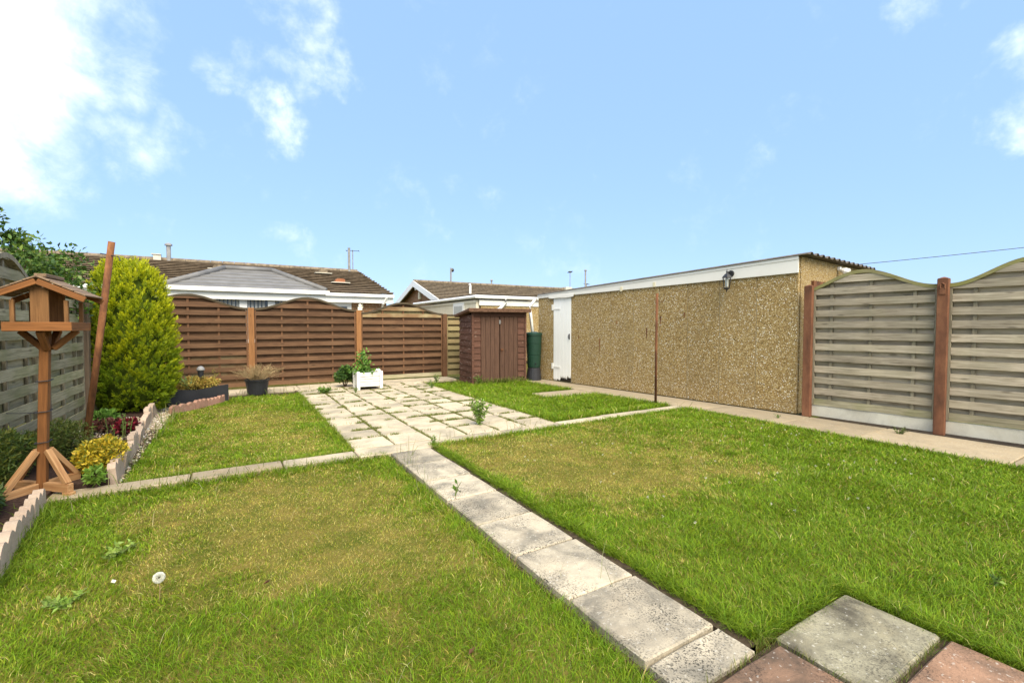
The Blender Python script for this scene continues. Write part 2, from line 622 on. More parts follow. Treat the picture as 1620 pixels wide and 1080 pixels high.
def vnoise(x, y, seed=0):
    """smooth value noise, vectorised"""
    x = np.asarray(x, float)
    y = np.asarray(y, float)
    xi, yi = np.floor(x).astype(np.int64), np.floor(y).astype(np.int64)
    fx, fy = x - xi, y - yi
    fx = fx * fx * (3 - 2 * fx)
    fy = fy * fy * (3 - 2 * fy)

    def h(a, b):
        n = (a * 374761393 + b * 668265263 + seed * 982451653) & 0x7fffffff
        n = ((n ^ (n >> 13)) * 1274126177) & 0x7fffffff
        return ((n ^ (n >> 16)) & 0xffff) / 65535.0
    return (h(xi, yi) * (1 - fx) + h(xi + 1, yi) * fx) * (1 - fy) + (h(xi, yi + 1) * (1 - fx) + h(xi + 1, yi + 1) * fx) * fy


def fbm(x, y, seed=0, o=4):
    s, a, t = 0, .5, 0
    for i in range(o):
        s = s + a * vnoise(x * 2 ** i, y * 2 ** i, seed + i)
        t += a
        a *= .55
    return s / t


def big_mesh(name, verts, faces, cols, mat, nper):
    """verts (N,3), faces (F,k) index array (all k-gons), per-vertex colours"""
    me = bpy.data.meshes.new(name)
    nv, nf, k = len(verts), len(faces), faces.shape[1]
    me.vertices.add(nv)
    me.vertices.foreach_set('co', verts.astype(np.float32).ravel())
    me.loops.add(nf * k)
    me.loops.foreach_set('vertex_index', faces.astype(np.int32).ravel())
    me.polygons.add(nf)
    me.polygons.foreach_set('loop_start', np.arange(0, nf * k, k, dtype=np.int32))
    me.polygons.foreach_set('loop_total', np.full(nf, k, dtype=np.int32))
    ca = me.color_attributes.new('Col', 'FLOAT_COLOR', 'POINT')
    rgba = np.ones((nv, 4), np.float32)
    rgba[:, :3] = cols
    ca.data.foreach_set('color', rgba.ravel())
    me.update()
    me.validate()
    me.materials.append(mat)
    return me


def blades(P, H, Wd, lean, leanaz, faceaz, c_base, c_tip):
    """grass blades: 5 verts / 3 triangles each"""
    n = len(P)
    f = np.stack([np.cos(faceaz), np.sin(faceaz), np.zeros(n)], 1)
    l = np.stack([np.cos(leanaz), np.sin(leanaz), np.zeros(n)], 1)
    up = np.array([0, 0, 1.0])
    mid = P + up * (H * .55)[:, None] + l * (H * lean * .35)[:, None]
    tip = P + up * (H * (1 - .25 * lean))[:, None] + l * (H * lean)[:, None]
    w = (Wd / 2)[:, None]
    V = np.empty((n, 5, 3))
    V[:, 0] = P - f * w
    V[:, 1] = P + f * w
    V[:, 2] = mid - f * w * .8
    V[:, 3] = mid + f * w * .8
    V[:, 4] = tip
    b = (np.arange(n) * 5)[:, None]
    F = np.stack([b + np.array([[0, 1, 3]]), b + np.array([[0, 3, 2]]), b + np.array([[2, 3, 4]])], 1).reshape(-1, 3)
    C = np.empty((n, 5, 3))
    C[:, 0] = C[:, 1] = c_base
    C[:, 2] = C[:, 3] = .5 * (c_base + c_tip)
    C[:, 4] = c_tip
    return V.reshape(-1, 3), F, C.reshape(-1, 3)


def leaves(P, D, N, L, Wd, cols, tipcols=None):
    """folded leaf: 4 verts, 2 triangles; P base, D direction, N approximate normal"""
    D = D / np.linalg.norm(D, axis=1, keepdims=True)
    S = np.cross(D, N)
    S /= np.linalg.norm(S, axis=1, keepdims=True) + 1e-9
    N2 = np.cross(S, D)
    n = len(P)
    V = np.empty((n, 4, 3))
    mid = P + D * (L * .45)[:, None] + N2 * (L * .08)[:, None]
    V[:, 0] = P
    V[:, 1] = mid + S * (Wd / 2)[:, None]
    V[:, 2] = P + D * L[:, None]
    V[:, 3] = mid - S * (Wd / 2)[:, None]
    b = (np.arange(n) * 4)[:, None]
    F = np.stack([b + np.array([[0, 1, 2]]), b + np.array([[0, 2, 3]])], 1).reshape(-1, 3)
    if tipcols is None:
        tipcols = cols
    C = np.empty((n, 4, 3))
    C[:, 0] = cols
    C[:, 1] = C[:, 3] = .5 * (cols + tipcols)
    C[:, 2] = tipcols
    return V.reshape(-1, 3), F, C.reshape(-1, 3)


def merge(parts):
    V, F, C, o = [], [], [], 0
    for v, f, c in parts:
        V.append(v)
        F.append(f + o)
        C.append(c)
        o += len(v)
    return np.concatenate(V), np.concatenate(F), np.concatenate(C)


def unit(n, zb=0.):
    d = RNG.normal(size=(n, 3))
    d[:, 2] += zb
    return d / np.linalg.norm(d, axis=1, keepdims=True)


def jit(cols, amt=.25):
    n = len(cols)
    return cols * (1 + RNG.uniform(-amt, amt, (n, 1))) * (1 + RNG.uniform(-amt * .25, amt * .25, (n, 3)))


def pal(n, stops):
    """random colours drawn from a palette"""
    s = np.array(stops)
    i = RNG.integers(0, len(s), n)
    return jit(s[i])


# ================================================================== SETTING
g = MB()
g.add([(-300, -300, -.12), (300, -300, -.12), (300, 300, -.12), (-300, 300, -.12)], [(0, 1, 2, 3)])
tag(g.build('ground', M['thatch']), 'dry earth and rough grass around and beyond the garden', 'ground', kind='structure')


def poly_sheet(name, poly, z, mat, label, cat, thick=.08):
    m = MB().prism(poly, z - thick, z, 'z')
    return tag(m.build(name, mat), label, cat, kind='structure')


LAWNS = dict(
    near_left=[(-1.22, .2), (1.31, .2), (1.31, 4.66), (-1.22, 4.66)],
    near_right=[(1.80, 1.06), (2.57, 1.06), (2.57, -.8), (6.26, -.8), (6.26, 4.76), (1.80, 4.76)],
    far_left=[(-.84, 4.97), (1.05, 4.97), (1.05, 9.95), (-.5, 9.95), (-.84, 8.9)],
    far_right=[(3.73, 5.04), (6.15, 5.04), (6.0, 6.72), (4.86, 6.80), (4.86, 7.42), (6.0, 7.42), (5.85, 9.0), (4.9, 9.35), (3.73, 9.95)],
)
LZ = -.04
LZR = -.022      # the lawns right of the path stand a little higher
poly_sheet('lawn', LAWNS['near_left'], LZ, M['thatch'], 'patchy yellowing lawn between the pink edging and the slab path', 'lawn')
poly_sheet('lawn', LAWNS['near_right'], LZR, M['thatch'], 'large lawn with a dry patch between the slab path and the grey fence', 'lawn')
poly_sheet('lawn', LAWNS['far_left'], LZ, M['thatch'], 'lawn square between the conifer bed and the patio', 'lawn')
poly_sheet('lawn', LAWNS['far_right'], LZR, M['thatch'], 'bright green lawn in front of the brown shed and white door', 'lawn')

# planting bed on the left and the strip of earth beside the far lawn
poly_sheet('ground', [(1.792, 1.06), (1.845, 1.06), (1.84, 4.70), (1.80, 4.72)], LZR + .005, M['soil'], 'dark cut edge of earth between the slab path and the large lawn', 'ground')
poly_sheet('flower_bed', [(-1.72, 2.2), (-1.16, 2.2), (-1.24, 4.66), (-1.24, 4.96), (-.92, 4.98), (-1.0, 6.5), (-1.08, 9.0), (-1.08, 10.35), (-1.72, 10.35)], .03, M['mulch'],
           'dark planting bed along the left fence', 'flower bed', .14)
poly_sheet('ground', [(-1.07, 4.98), (-.845, 4.98), (-.845, 8.9), (-.52, 9.96), (-1.07, 9.96)], -.03, M['soil'], 'stony earth strip between the left edging and the far lawn', 'ground')
poly_sheet('ground', [(-.5, 9.96), (1.05, 9.96), (1.05, 10.39), (-1.07, 10.39), (-1.07, 9.97)], -.045, M['soil'], 'earth strip beneath the black pot and trough', 'ground')
# dirt gap between concrete path and right fence
poly_sheet('ground', [(6.90, 3.4), (7.6, 3.4), (8.1, -1.5), (6.72, -1.5)], -.05, M['soil'], 'dark gap of earth under the right grey fence', 'ground')

# ---- slabs


def slab_mesh(w, d, t=.05, c=.008):
    """slab with slightly ragged edges and knocked corners"""
    a, b = w / 2, d / 2
    ring = []
    for (x0, y0), (x1, y1) in (((-a, -b), (a, -b)), ((a, -b), (a, b)), ((a, b), (-a, b)), ((-a, b), (-a, -b))):
        for f in (0.014, .36, .68, .986):
            k = random.uniform(0, .003) + (random.uniform(.0, .004) if f in (.014, .986) else 0)
            x, y = x0 + (x1 - x0) * f, y0 + (y1 - y0) * f
            ring.append((x * (1 - k / a), y * (1 - k / b)))
    n = len(ring)
    vs = [(x, y, -t) for x, y in ring] + [(x, y, -c * random.uniform(.6, 1.3)) for x, y in ring]
    vs += [(x * (1 - c / a), y * (1 - c / b), random.uniform(-.0012, .0008)) for x, y in ring]
    fs = [tuple(range(n)), tuple(range(2 * n, 3 * n))]
    for o in (0, n):
        fs += [(o + i, o + (i + 1) % n, o + n + (i + 1) % n, o + n + i) for i in range(n)]
    return vs, fs


def slab(x0, x1, y0, y1, mat, parent, name='slab', gap=.006, z=0, t=.05, tilt=.004, rz=None):
    w, d = x1 - x0 - gap, y1 - y0 - gap
    m = MB()
    vs, fs = slab_mesh(w, d, t)
    m.add(vs, fs)
    o = m.build(name, mat, parent, ((x0 + x1) / 2, (y0 + y1) / 2, z + random.uniform(-.004, .003)),
                (random.uniform(-tilt, tilt), random.uniform(-tilt, tilt), random.uniform(-.006, .006) if rz is None else rz))
    return o


path = tag(MB().box((1.565, 2.85, -.09), (.47, 3.62, .10)).build('path', M['soil']),
           'garden path of square concrete slabs running from the patio towards the viewer', 'path', kind='structure')
ys = [1.02, 1.205, 1.69, 2.18, 2.66, 3.15, 3.64, 4.14, 4.64]
for a, b in zip(ys[:-1], ys[1:]):
    slab(1.345, 1.79, a, b, M['slab_path'], path, gap=.010)

patio = tag(MB().box((2.39, 7.7, -.065), (2.7, 5.45, .07)).build('patio', M['soil']),
            'weedy patio of cream concrete slabs in the middle of the garden', 'patio', kind='structure')
xs = [1.065, 1.50, 1.95, 2.395, 2.835, 3.275, 3.73]
for i in range(6):
    y = 4.975
    k = 0
    while y < 10.3:
        d = .45
        if i == 5 or i == 0:
            d = .45 if k % 2 else .45
        y1 = min(y + d, 10.37)
        if y1 - y > .1:
            slab(xs[i], xs[i + 1], y, y1, M['slab'], patio, gap=random.choice((.008, .010, .014, .020)), tilt=.007)
        y += d
        k += 1
# back strip along the brown fence
strip = tag(MB().box((1.5, 10.72, -.09), (6.4, .66, .08)).build('paved_strip', M['soil']),
            'pale concrete strip along the foot of the brown fence', 'path', kind='structure')
x = -1.7
while x < 4.7:
    w = random.choice((.6, .9, .75))
    x1 = min(x + w, 4.72)
    slab(x, x1, 10.39, 11.06, M['slab'], strip, gap=.006, tilt=.002)
    x = x1
# cross strips
cross = tag(MB().box((2.45, 4.81, -.085), (7.55, .28, .07)).build('paved_strip', M['soil']),
            'narrow concrete strip crossing the lawn from bird table to garage path', 'path', kind='structure')
for x0, x1, y0, y1 in [(-1.3, -.35, 4.70, 4.93), (-.35, .37, 4.70, 4.94), (.37, 1.05, 4.70, 4.945), (1.05, 1.92, 4.66, 4.965), (1.92, 2.83, 4.77, 4.965), (2.83, 3.72, 4.78, 4.965),
                       (3.72, 4.55, 4.80, 5.0), (4.55, 5.4, 4.80, 5.02), (5.4, 6.24, 4.80, 5.03)]:
    slab(x0, x1, y0, y1, M['slab'] if x0 > .3 else M['concrete'], cross, gap=.010, tilt=.003)

# slabs in the foreground, right
fp = tag(MB().box((1.92, .3, -.065), (1.28, 1.46, .08)).build('paving', M['soil']),
         'group of pink and grey slabs at the end of the path', 'paving', kind='structure')
slab(1.92, 2.55, .66, 1.035, M['slab_grey'], fp, gap=.012)
slab(1.28, 1.905, .63, 1.005, M['slab_pink'], fp, gap=.012)
slab(1.92, 2.55, .30, .65, M['slab_pink'], fp, gap=.014)
slab(1.28, 1.905, .26, .62, M['slab_grey'], fp, gap=.014)
slab(1.92, 2.55, -.08, .29, M['slab_grey'], fp, gap=.014)

# concrete path by garage and fence
cpath = tag(MB().prism([(5.93, 9.4), (6.2, 5.05), (6.32, 4.7), (6.16, -.4), (7.3, -.4), (7.08, 3.4), (6.4, 9.6)], -.11, -.05, 'z').build('concrete_path', M['soil']),
                'brown concrete path along the garage wall and the right fence', 'path', kind='structure')


def wall_x(y):   # garage wall foot line
    return 6.486 + (9.384 - y) * .1052


cuts = [9.6, 7.44, 5.9, 4.55, 3.35, 2.45, 1.2, -.4]
for a, b in zip(cuts[:-1], cuts[1:]):
    def outer(y):
        return 6.27 - .0 * y if y < 4.8 else 6.27 - (y - 4.8) * .075

    def inner(y):
        return wall_x(y) - .004 if y > 3.4 else 7.10 + (3.4 - y) * .06
    p = [(outer(b), b + .006), (inner(b + .006), b + .006), (inner(a - .006), a - .006), (outer(a), a - .006)]
    cx, cy = sum(q[0] for q in p) / 4, sum(q[1] for q in p) / 4
    MB().prism([(q[0] - cx, q[1] - cy) for q in p], -.06, random.uniform(-.002, .002), 'z').build('concrete_slab', M['concrete'], cpath, (cx, cy, 0), bevel=.008)
p = [(4.9, 6.84), (6.05, 6.70), (6.02, 7.36), (4.94, 7.38)]
tag(MB().prism(p, -.06, .002, 'z').build('paving', M['concrete'], bevel=.01), 'square of buff concrete in the grass before the white door', 'paving', kind='structure')

# ================================================================== FENCES


def bell(t, amp, a=0.0, b=1.0):
    t = a + (b - a) * t
    return amp * (.5 - .5 * math.cos(2 * math.pi * t))


def slat_mesh(x0, x1, z0, z1, top, bow, y):
    """a thin board x0..x1, z0..z1 with its top cut to the arch, slightly bowed"""
    n = 8
    vs, fs = [], []
    fine = [x0 + (x1 - x0) * i / 120 for i in range(121)]
    ok = [x for x in fine if top(x) > z0 + .004]
    if len(ok) < 6:
        return None
    a_, b_ = ok[0], ok[-1]
    n = 20 if top(x0) < z1 or top(x1) < z1 else 8
    keep = [a_ + (b_ - a_) * i / n for i in range(n + 1)]
    zc = (z0 + z1) / 2
    xc = (x0 + x1) / 2
    for x in keep:
        zt = min(z1, top(x))
        ww = bow * math.sin((x - x0) / (x1 - x0) * math.pi * 4)
        for yy in (-.006, .006):
            for zz in (z0, zt):
                vs.append((x - xc, yy + ww, zz - zc))
    m = len(keep)
    for i in range(m - 1):
        a, b = 4 * i, 4 * (i + 1)
        fs += [(a, b, b + 1, a + 1), (a + 2, a + 3, b + 3, b + 2), (a + 1, b + 1, b + 3, a + 3), (a, a + 2, b + 2, b)]
    fs += [(0, 1, 3, 2), (4 * (m - 1), 4 * (m - 1) + 2, 4 * (m - 1) + 3, 4 * (m - 1) + 1)]
    return MB().add(vs, fs), (xc, y, zc)


def fence_panel(fence, x0, x1, zb, zt, amp, mats, a=0., b=1., pitch=.18, slat_h=.098, battens=(1 / 4, 1 / 2, 3 / 4), label=None, worn=(), worn_back={}):
    """hit-and-miss arched panel in fence-local coordinates (x along, y into the fence, front faces -y)"""
    slat_m, back_m, frame_m, rail_m = mats
    w = x1 - x0

    def top(x):
        return zt + bell((x - x0) / w, amp, a, b)
    p = empty('fence_panel', (0, 0, 0))
    p.parent = fence
    for xx in (x0, x1):
        sg = .016 if xx == x0 else -.016
        MB().box((xx + sg, 0, (zb + top(xx)) / 2), (.030, .070, top(xx) - zb - .004)).build('stile', frame_m, p, bevel=.004)
    if label:
        p['label'] = label
    # arched capping rail
    n = 28
    vs, fs = [], []
    for i in range(n + 1):
        x = x0 + w * i / n
        z = top(x)
        for yy, zz in ((-.042, z - .024), (.042, z - .024), (.042, z + .022), (-.042, z + .022)):
            vs.append((x, yy, zz))
    for i in range(n):
        for k in range(4):
            fs.append((4 * i + k, 4 * i + (k + 1) % 4, 4 * i + 4 + (k + 1) % 4, 4 * i + 4 + k))
    fs += [(0, 1, 2, 3), (4 * n, 4 * n + 1, 4 * n + 2, 4 * n + 3)]
    MB().add(vs, fs).build('arched_rail', rail_m, p)
    for t in battens:
        x = x0 + w * t
        box('batten', frame_m, (x, 0, (zb + top(x)) / 2 - .02), (.036, .026, top(x) - zb - .05), p)
    z = zb + .004
    k = 0
    while z < zt + amp:
        for j, (yy, hh) in enumerate(((-.029, slat_h), (.030, slat_h + .026))):
            zz = z + (0 if j == 0 else pitch / 2 - .012) + random.uniform(-.004, .004)
            r = slat_mesh(x0 + .032, x1 - .032, zz, zz + hh, lambda x: top(x) - .022, .005, yy)
            if r:
                mm = slat_m if j == 0 else (M[worn_back[k]] if k in worn_back else back_m)
                if worn and j == 0 and k in worn:
                    mm = M[worn[k]] if isinstance(worn, dict) else mm
                r[0].build('slat', mm, p, r[1], (0, random.uniform(-.003, .003), 0))
        z += pitch
        k += 1
    return p


# --- back fence (brown)
BF = empty('wooden_fence', (0, 11.10, 0), 0, 'brown stained fence with wavy arched panels along the back of the garden', 'fence')
bx = [-1.88, .30, 2.50, 4.68]
for i, x in enumerate(bx):
    h = [1.7, 1.70, 1.685, 1.63][i]
    m = MB().box((0, 0, h / 2), (.115, .10, h))
    o = m.build('post', M['stained_post'] if i < 3 else M['brown_wood_v'], BF, (x, -.03, 0), bevel=.006)
bm_ = (M['brown_wood'], M['brown_wood'], M['brown_wood_v'], M['dark_rail'])
for i in range(3):
    fence_panel(BF, bx[i] + .062, bx[i + 1] - .062, .04 if i < 2 else .03, 1.675 if i < 2 else 1.62, .26, bm_, pitch=.166, slat_h=.088, battens=(1 / 4, 1 / 2, 3 / 4),
                label=[None, None, 'panel with its top slats weathered to bare wood'][i],
                worn=[{}, {}, {0: 'grey_wood_mossy', 9: 'brown_worn', 10: 'brown_worn'}][i], worn_back=[{1: 'brown_worn', 2: 'brown_worn', 3: 'brown_worn', 0: 'brown_worn'}, {}, {9: 'tan_wood'}][i])
fence_panel(BF, 4.745, 5.55, .03, 1.60, .0, (M['tan_wood'], M['tan_wood'], M['tan_wood'], M['dark_rail']), pitch=.166, slat_h=.10, battens=(.5,), label='narrow unstained panel behind the shed')
fence_panel(BF, 5.56, 6.5, .03, 1.60, .0, bm_, pitch=.166, slat_h=.10, battens=(.5,))

# --- left fence (grey, mossy): local x runs towards the viewer so that its front faces the garden
LF = empty('wooden_fence', (-1.75, 0, 0), R(90), 'weathered grey fence with arched panels and dark posts along the left side', 'fence')
ly = [1.85, 3.42, 5.0, 6.59, 8.18, 9.77, 11.2]
for i, y in enumerate(ly[:-1]):
    m = MB().box((0, 0, .88), (.10, .10, 1.76))
    m.build('post', M['old_post'], LF, (y, -.03, 0), bevel=.006)
lm = (M['grey_wood_mossy'], M['grey_wood_mossy'], M['grey_wood_v'], M['grey_wood_v'])
for i in range(len(ly) - 1):
    fence_panel(LF, ly[i] + .055, ly[i + 1] - .055, .10, [1.70, 1.70, 1.70, 1.56, 1.62, 1.62][i], .24, lm, pitch=.18, slat_h=.10, battens=(1 / 6, .5, 5 / 6))

# --- right fence (grey with red-brown concrete posts)
ang = math.atan2(-.9945, .1052)
RF = empty('wooden_fence', (7.17, 3.41, 0), ang, 'silvery grey slatted fence with red brown posts beside the garage', 'fence')
# local +x runs towards the viewer; the garden side is local -y
for i, t in enumerate([0.0, 1.43, 2.86, 4.29]):
    h = 1.93 if i == 0 else 1.92
    m = MB().box((0, 0, h / 2 - .02), (.105, .105, h - .04))
    m.add([(-.0525, -.0525, h - .04), (.0525, -.0525, h - .04), (.0525, .0525, h - .04), (-.0525, .0525, h - .04), (0, 0, h - .015)], [(0, 1, 4), (1, 2, 4), (2, 3, 4), (3, 0, 4)])
    o = m.build('post', M['red_post'], RF, (t, -.05, 0), bevel=.006)
    if i == 1:
        MB().box((0, 0, 0), (.055, .012, .075)).tube([(-.02, -.006, .03), (-.02, -.006, .075), (0, -.006, .092), (.02, -.006, .075), (.02, -.006, .03)], .008, 6).build('socket_cover', M['red_post'], o, (0, -.056, 1.73))
rm = (M['grey_wood'], M['grey_wood'], M['grey_wood_v'], M['mossy_rail'])
tt = [0.0, 1.43, 2.86, 4.29]
for i in range(3):
    x0, x1 = tt[i] + .045, tt[i + 1] - .045
    fence_panel(RF, x0, x1, .175, 1.80 if i == 0 else 1.80, .25, rm, a=.13 if i == 0 else .0, b=1.0, pitch=.158, slat_h=.092, battens=(1 / 6, .5, 5 / 6), worn={0: 'grey_wood_mossy'})
    m = MB().box((0, 0, 0), (x1 - x0 + .02, .05, .155))
    m.build('gravel_board', M['gravel_board'], RF, ((x0 + x1) / 2, .0, .092), bevel=.005)

# ================================================================== GARAGE
GA = math.atan2(-.9945, .1052)
GAR = empty('garage', (6.486, 9.384, 0), GA, 'pebbledashed concrete panel garage with corrugated roof and white side door', 'garage')
GL = 5.87


def gz(x):   # underside of roof along the wall
    return 2.075 + (x / GL) * .27


# local +x along the wall towards the viewer, local -y = garden side
door_a, door_b = .55, 1.165
seams = [0, .55] + [1.165, 1.72, 2.31, 2.90, 3.49, 4.08, 4.67, 5.27, GL]
for a, b in zip(seams[:-1], seams[1:]):
    if abs(a - .55) < 1e-6 and abs(b - 1.165) < 1e-6:
        continue
    g_ = .006
    m = MB().prism([(a + g_ - (a + b) / 2, .01), (b - g_ - (a + b) / 2, .01), (b - g_ - (a + b) / 2, gz(b) - .02), (a + g_ - (a + b) / 2, gz(a) - .02)], 0, .06, 'y')
    m.build('wall_panel', M['pebble'], GAR, ((a + b) / 2, 0, 0), bevel=.004)
m = MB()
for s_ in seams[1:-1]:
    m.box((s_, .030, 1.0), (.03, .044, 1.98))
m.box((GL / 2, .10, 1.0), (GL - .02, .06, 2.0))
m.build('wall_backing', M['seam'], GAR)
m = MB().box(((door_a + door_b) / 2, .045, 2.03), (door_b - door_a + .12, .05, .05))
m.build('door_lintel', M['rotten'], GAR)
# end walls (toward viewer and far end) and back wall
GW = 3.0
MB().prism([(.0, .01), (GW, .01), (GW, 2.34), (0, 2.34)], GL - .06, GL + .0, 'x').build('end_wall', M['pebble'], GAR, (0.004, .062, 0))
MB().prism([(.0, .01), (GW, .01), (GW, 2.06), (0, 2.06)], 0.0, .06, 'x').build('end_wall', M['brick'], GAR, (.0, .062, 0))
# garage front opening frame seen over the fence
m = MB().box((GL + .022, 1.55, 1.95), (.04, 2.2, .11))
fr_ = m.build('door_frame', M['rust_dark'], GAR)
MB().box((GL + .012, 1.55, .95), (.03, 2.1, 1.86)).build('garage_door', M['upvc'], GAR)
# fascia boards
m = MB().prism([(0.0, gz(0) - .075), (GL, gz(GL) - .25), (GL, gz(GL) - .055), (0.0, gz(0) - .028)], -.028, -.004, 'y')
m.build('fascia_board', M['white_fascia'], GAR, bevel=.004)
m = MB().prism([(0.0, gz(0) - .030), (GL, gz(GL) - .055), (GL, gz(GL) - .0), (0.0, gz(0) + .012)], -.036, -.006, 'y')
m.build('fascia_board', M['white_paint'], GAR, bevel=.004)
# corrugated roof: ridges run along the wall
N_ = 14
prof = []
for i in range(N_):
    y = -.055 + i * .225
    prof += [(y, 0), (y + .10, 0), (y + .13, .036), (y + .195, .036)]
prof.append((-.055 + N_ * .225, 0))
vs, fs = [], []
for xx, dz in ((-.10, 0), (GL + .13, 0)):
    for z_off in (0.004, .009):
        for (y, z) in prof:
            vs.append((xx, y, gz(max(0, min(xx, GL))) + z + z_off + .004))
n_ = len(prof)
for i in range(n_ - 1):
    fs.append((n_ + i, n_ + i + 1, 3 * n_ + i + 1, 3 * n_ + i))
    fs.append((i, 2 * n_ + i, 2 * n_ + i + 1, i + 1))
    fs.append((2 * n_ + i, 3 * n_ + i, 3 * n_ + i + 1, 2 * n_ + i + 1))
    fs.append((i, i + 1, n_ + i + 1, n_ + i))
fs.append((0, n_, 3 * n_, 2 * n_))
fs.append((n_ - 1, 2 * n_ - 1, 4 * n_ - 1, 3 * n_ - 1))
MB().add(vs, fs).build('corrugated_roof', M['roof_sheet'], GAR)
# side door: planks, ledges, latch, rotten foot
DO = MB().box(((door_a + door_b) / 2, .03, 1.0), (door_b - door_a - .02, .018, 1.94)).build('door', M['rotten'], GAR)
nb = 5
bw = (door_b - door_a - .03) / nb
for i in range(nb):
    foot = [.035, .05, .11, .10, .13][i]
    jag = [(-.5, foot), (-.3, foot + random.uniform(0, .06)), (-.1, foot - .02), (.1, foot + random.uniform(0, .07)), (.3, foot - .025), (.5, foot + .03)]
    poly = [(bw * (q - .0) * .965, z - 1.0) for q, z in jag] + [(bw * .4825, .985), (-bw * .4825, .985)]
    MB().prism(poly, -.012, .012, 'y').build('plank', M['white_door'], DO, (door_a + .015 + bw * (i + .5), .008, 1.0), bevel=.003)
for z in (1.72, .34):
    box('hinge', M['white_paint'], (door_a + .12, -.010, z), (.26, .010, .035), DO)
box('hinge_stop', M['white_paint'], (door_a - .01, -.012, 1.76), (.05, .02, .14), DO)
box('hinge_stop', M['white_paint'], (door_a - .01, -.012, .36), (.05, .02, .14), DO)
MB().tube([(0, 0, .05), (0, -.03, .03), (0, -.03, -.03), (0, 0, -.05)], .006, 6).box((0, .004, 0), (.03, .008, .13)).build('door_handle', M['black_iron'], DO, (door_b - .06, -.012, 1.07))
# fallen render strip above door
MB().prism([(-.42, -.06), (-.30, -.075), (-.1, -.065), (.15, -.075), (.40, -.06), (.44, .0), (-.42, .0)], -.05, -.03, 'y').build('torn_trim', M['white_fascia'], GAR, ((door_a + door_b) / 2, .0, 2.045))
# rust streak fixings left in the wall
for x, z, h in ((2.02, 1.05, .30), (3.22, 1.28, .22), (3.53, 1.50, .16), (2.48, 1.42, .08), (4.02, 1.56, .10), (1.40, 1.1, .08)):
    MB().prism([(-.014, 0), (.014, 0), (.010, -h * .5), (.004, -h), (-.006, -h * .9), (-.011, -h * .4)], -.0035, .002, 'y').build('rust_streak', M['rust'], GAR, (x, -.0, z))
# bracket remains on fascia
for x in (2.62, 3.40):
    box('bracket', M['alarm'], (x, -.034, gz(x) - .13), (.05, .012, .09), GAR)

# lantern
LA = empty('wall_lantern', (0, 0, 0), 0, 'black lantern with a frosted tube mounted on the garage fascia', 'lantern')
lx = 4.87
lp = Matrix.Rotation(GA, 4, 'Z') @ Vector((lx, 0, 0)) + Vector((6.486, 9.384, 0))
LA.location = (lp.x, lp.y, 2.10)
LA.rotation_euler = (0, 0, GA)
m = MB().tube([(.0, -.030, .07), (.0, -.048, .07)], [.058, .05], 14)
m.build('backplate', M['black_iron'], LA)
m = MB().tube([(0, -.045, .07), (0, -.09, .10), (0, -.135, .085), (0, -.15, .055)], .012, 8)
m.build('arm', M['black_iron'], LA)
m = MB().lathe([(.082, 0), (.075, .014), (.035, .055), (.016, .065), (.012, .085), (.018, .095), (.006, .115), (.003, .14)], 6)
m.build('lamp_roof', M['black_iron'], LA, (0, -.155, .0))
cg = MB()
for k in range(6):
    t = 2 * math.pi * k / 6
    cg.beam((.064 * math.cos(t), .064 * math.sin(t), 0), (.045 * math.cos(t), .045 * math.sin(t), -.165), .009, .009)
cg.lathe([(.053, -.165), (.053, -.178), (.030, -.192), (.010, -.20), (.008, -.225), (.002, -.235)], 6)
cg.build('lamp_cage', M['black_iron'], LA, (0, -.155, .0))
MB().lathe([(.024, -.15), (.026, -.02)], 12).build('lamp_tube', M['pale_glass'], LA, (0, -.155, 0), smooth=False)

SL = empty('security_light', (0, 0, 0), 0, 'small white floodlight on the front end of the garage above the fence', 'light')
q = Matrix.Rotation(GA, 4, 'Z') @ Vector((GL + .03, 1.55, 0)) + Vector((6.486, 9.384, 0))
SL.location = (q.x, q.y, 2.25)
SL.rotation_euler = (0, 0, GA)
box('mount', M['upvc'], (0, 0, .02), (.05, .06, .06), SL, .006)
MB().tube([(.02, 0, 0), (.08, 0, -.03), (.14, 0, -.05)], [.03, .06, .055], 10).build('lamp_head', M['upvc'], SL)

# ================================================================== SHED
SH = empty('garden_shed', (0, 0, 0), R(-9), 'small dark red brown wooden shed with double doors and felt roof', 'shed')
# front-left corner world (-.91, 10.36) -> garden frame
SH.location = (4.613, 9.321, -.03)
SW, SD_, HF, HB = 1.33, 1.0, 1.68, 1.60
# local: x along front to the right, y back; front face at y=0
nb = 11


def shed_wall(x0, x1, y, mat, h, axis='x', name='board'):
    bh = h / nb
    for k in range(nb):
        z = k * bh
        m = MB()
        L_ = x1 - x0
        poly = [(-.022, .0), (0, .0), (0, bh - .004), (-.006, bh - .004)]
        if axis == 'x':
            m.prism([(p[0], p[1]) for p in poly], -L_ / 2, L_ / 2, 'x')
            m.build(name, mat, SH, ((x0 + x1) / 2, y, z), (0, random.uniform(-.002, .002), 0))
        else:
            m.prism([(p[0], p[1]) for p in poly], -L_ / 2, L_ / 2, 'x')
            m.build(name, mat, SH, (y, (x0 + x1) / 2, z), (0, random.uniform(-.002, .002), R(-90)))


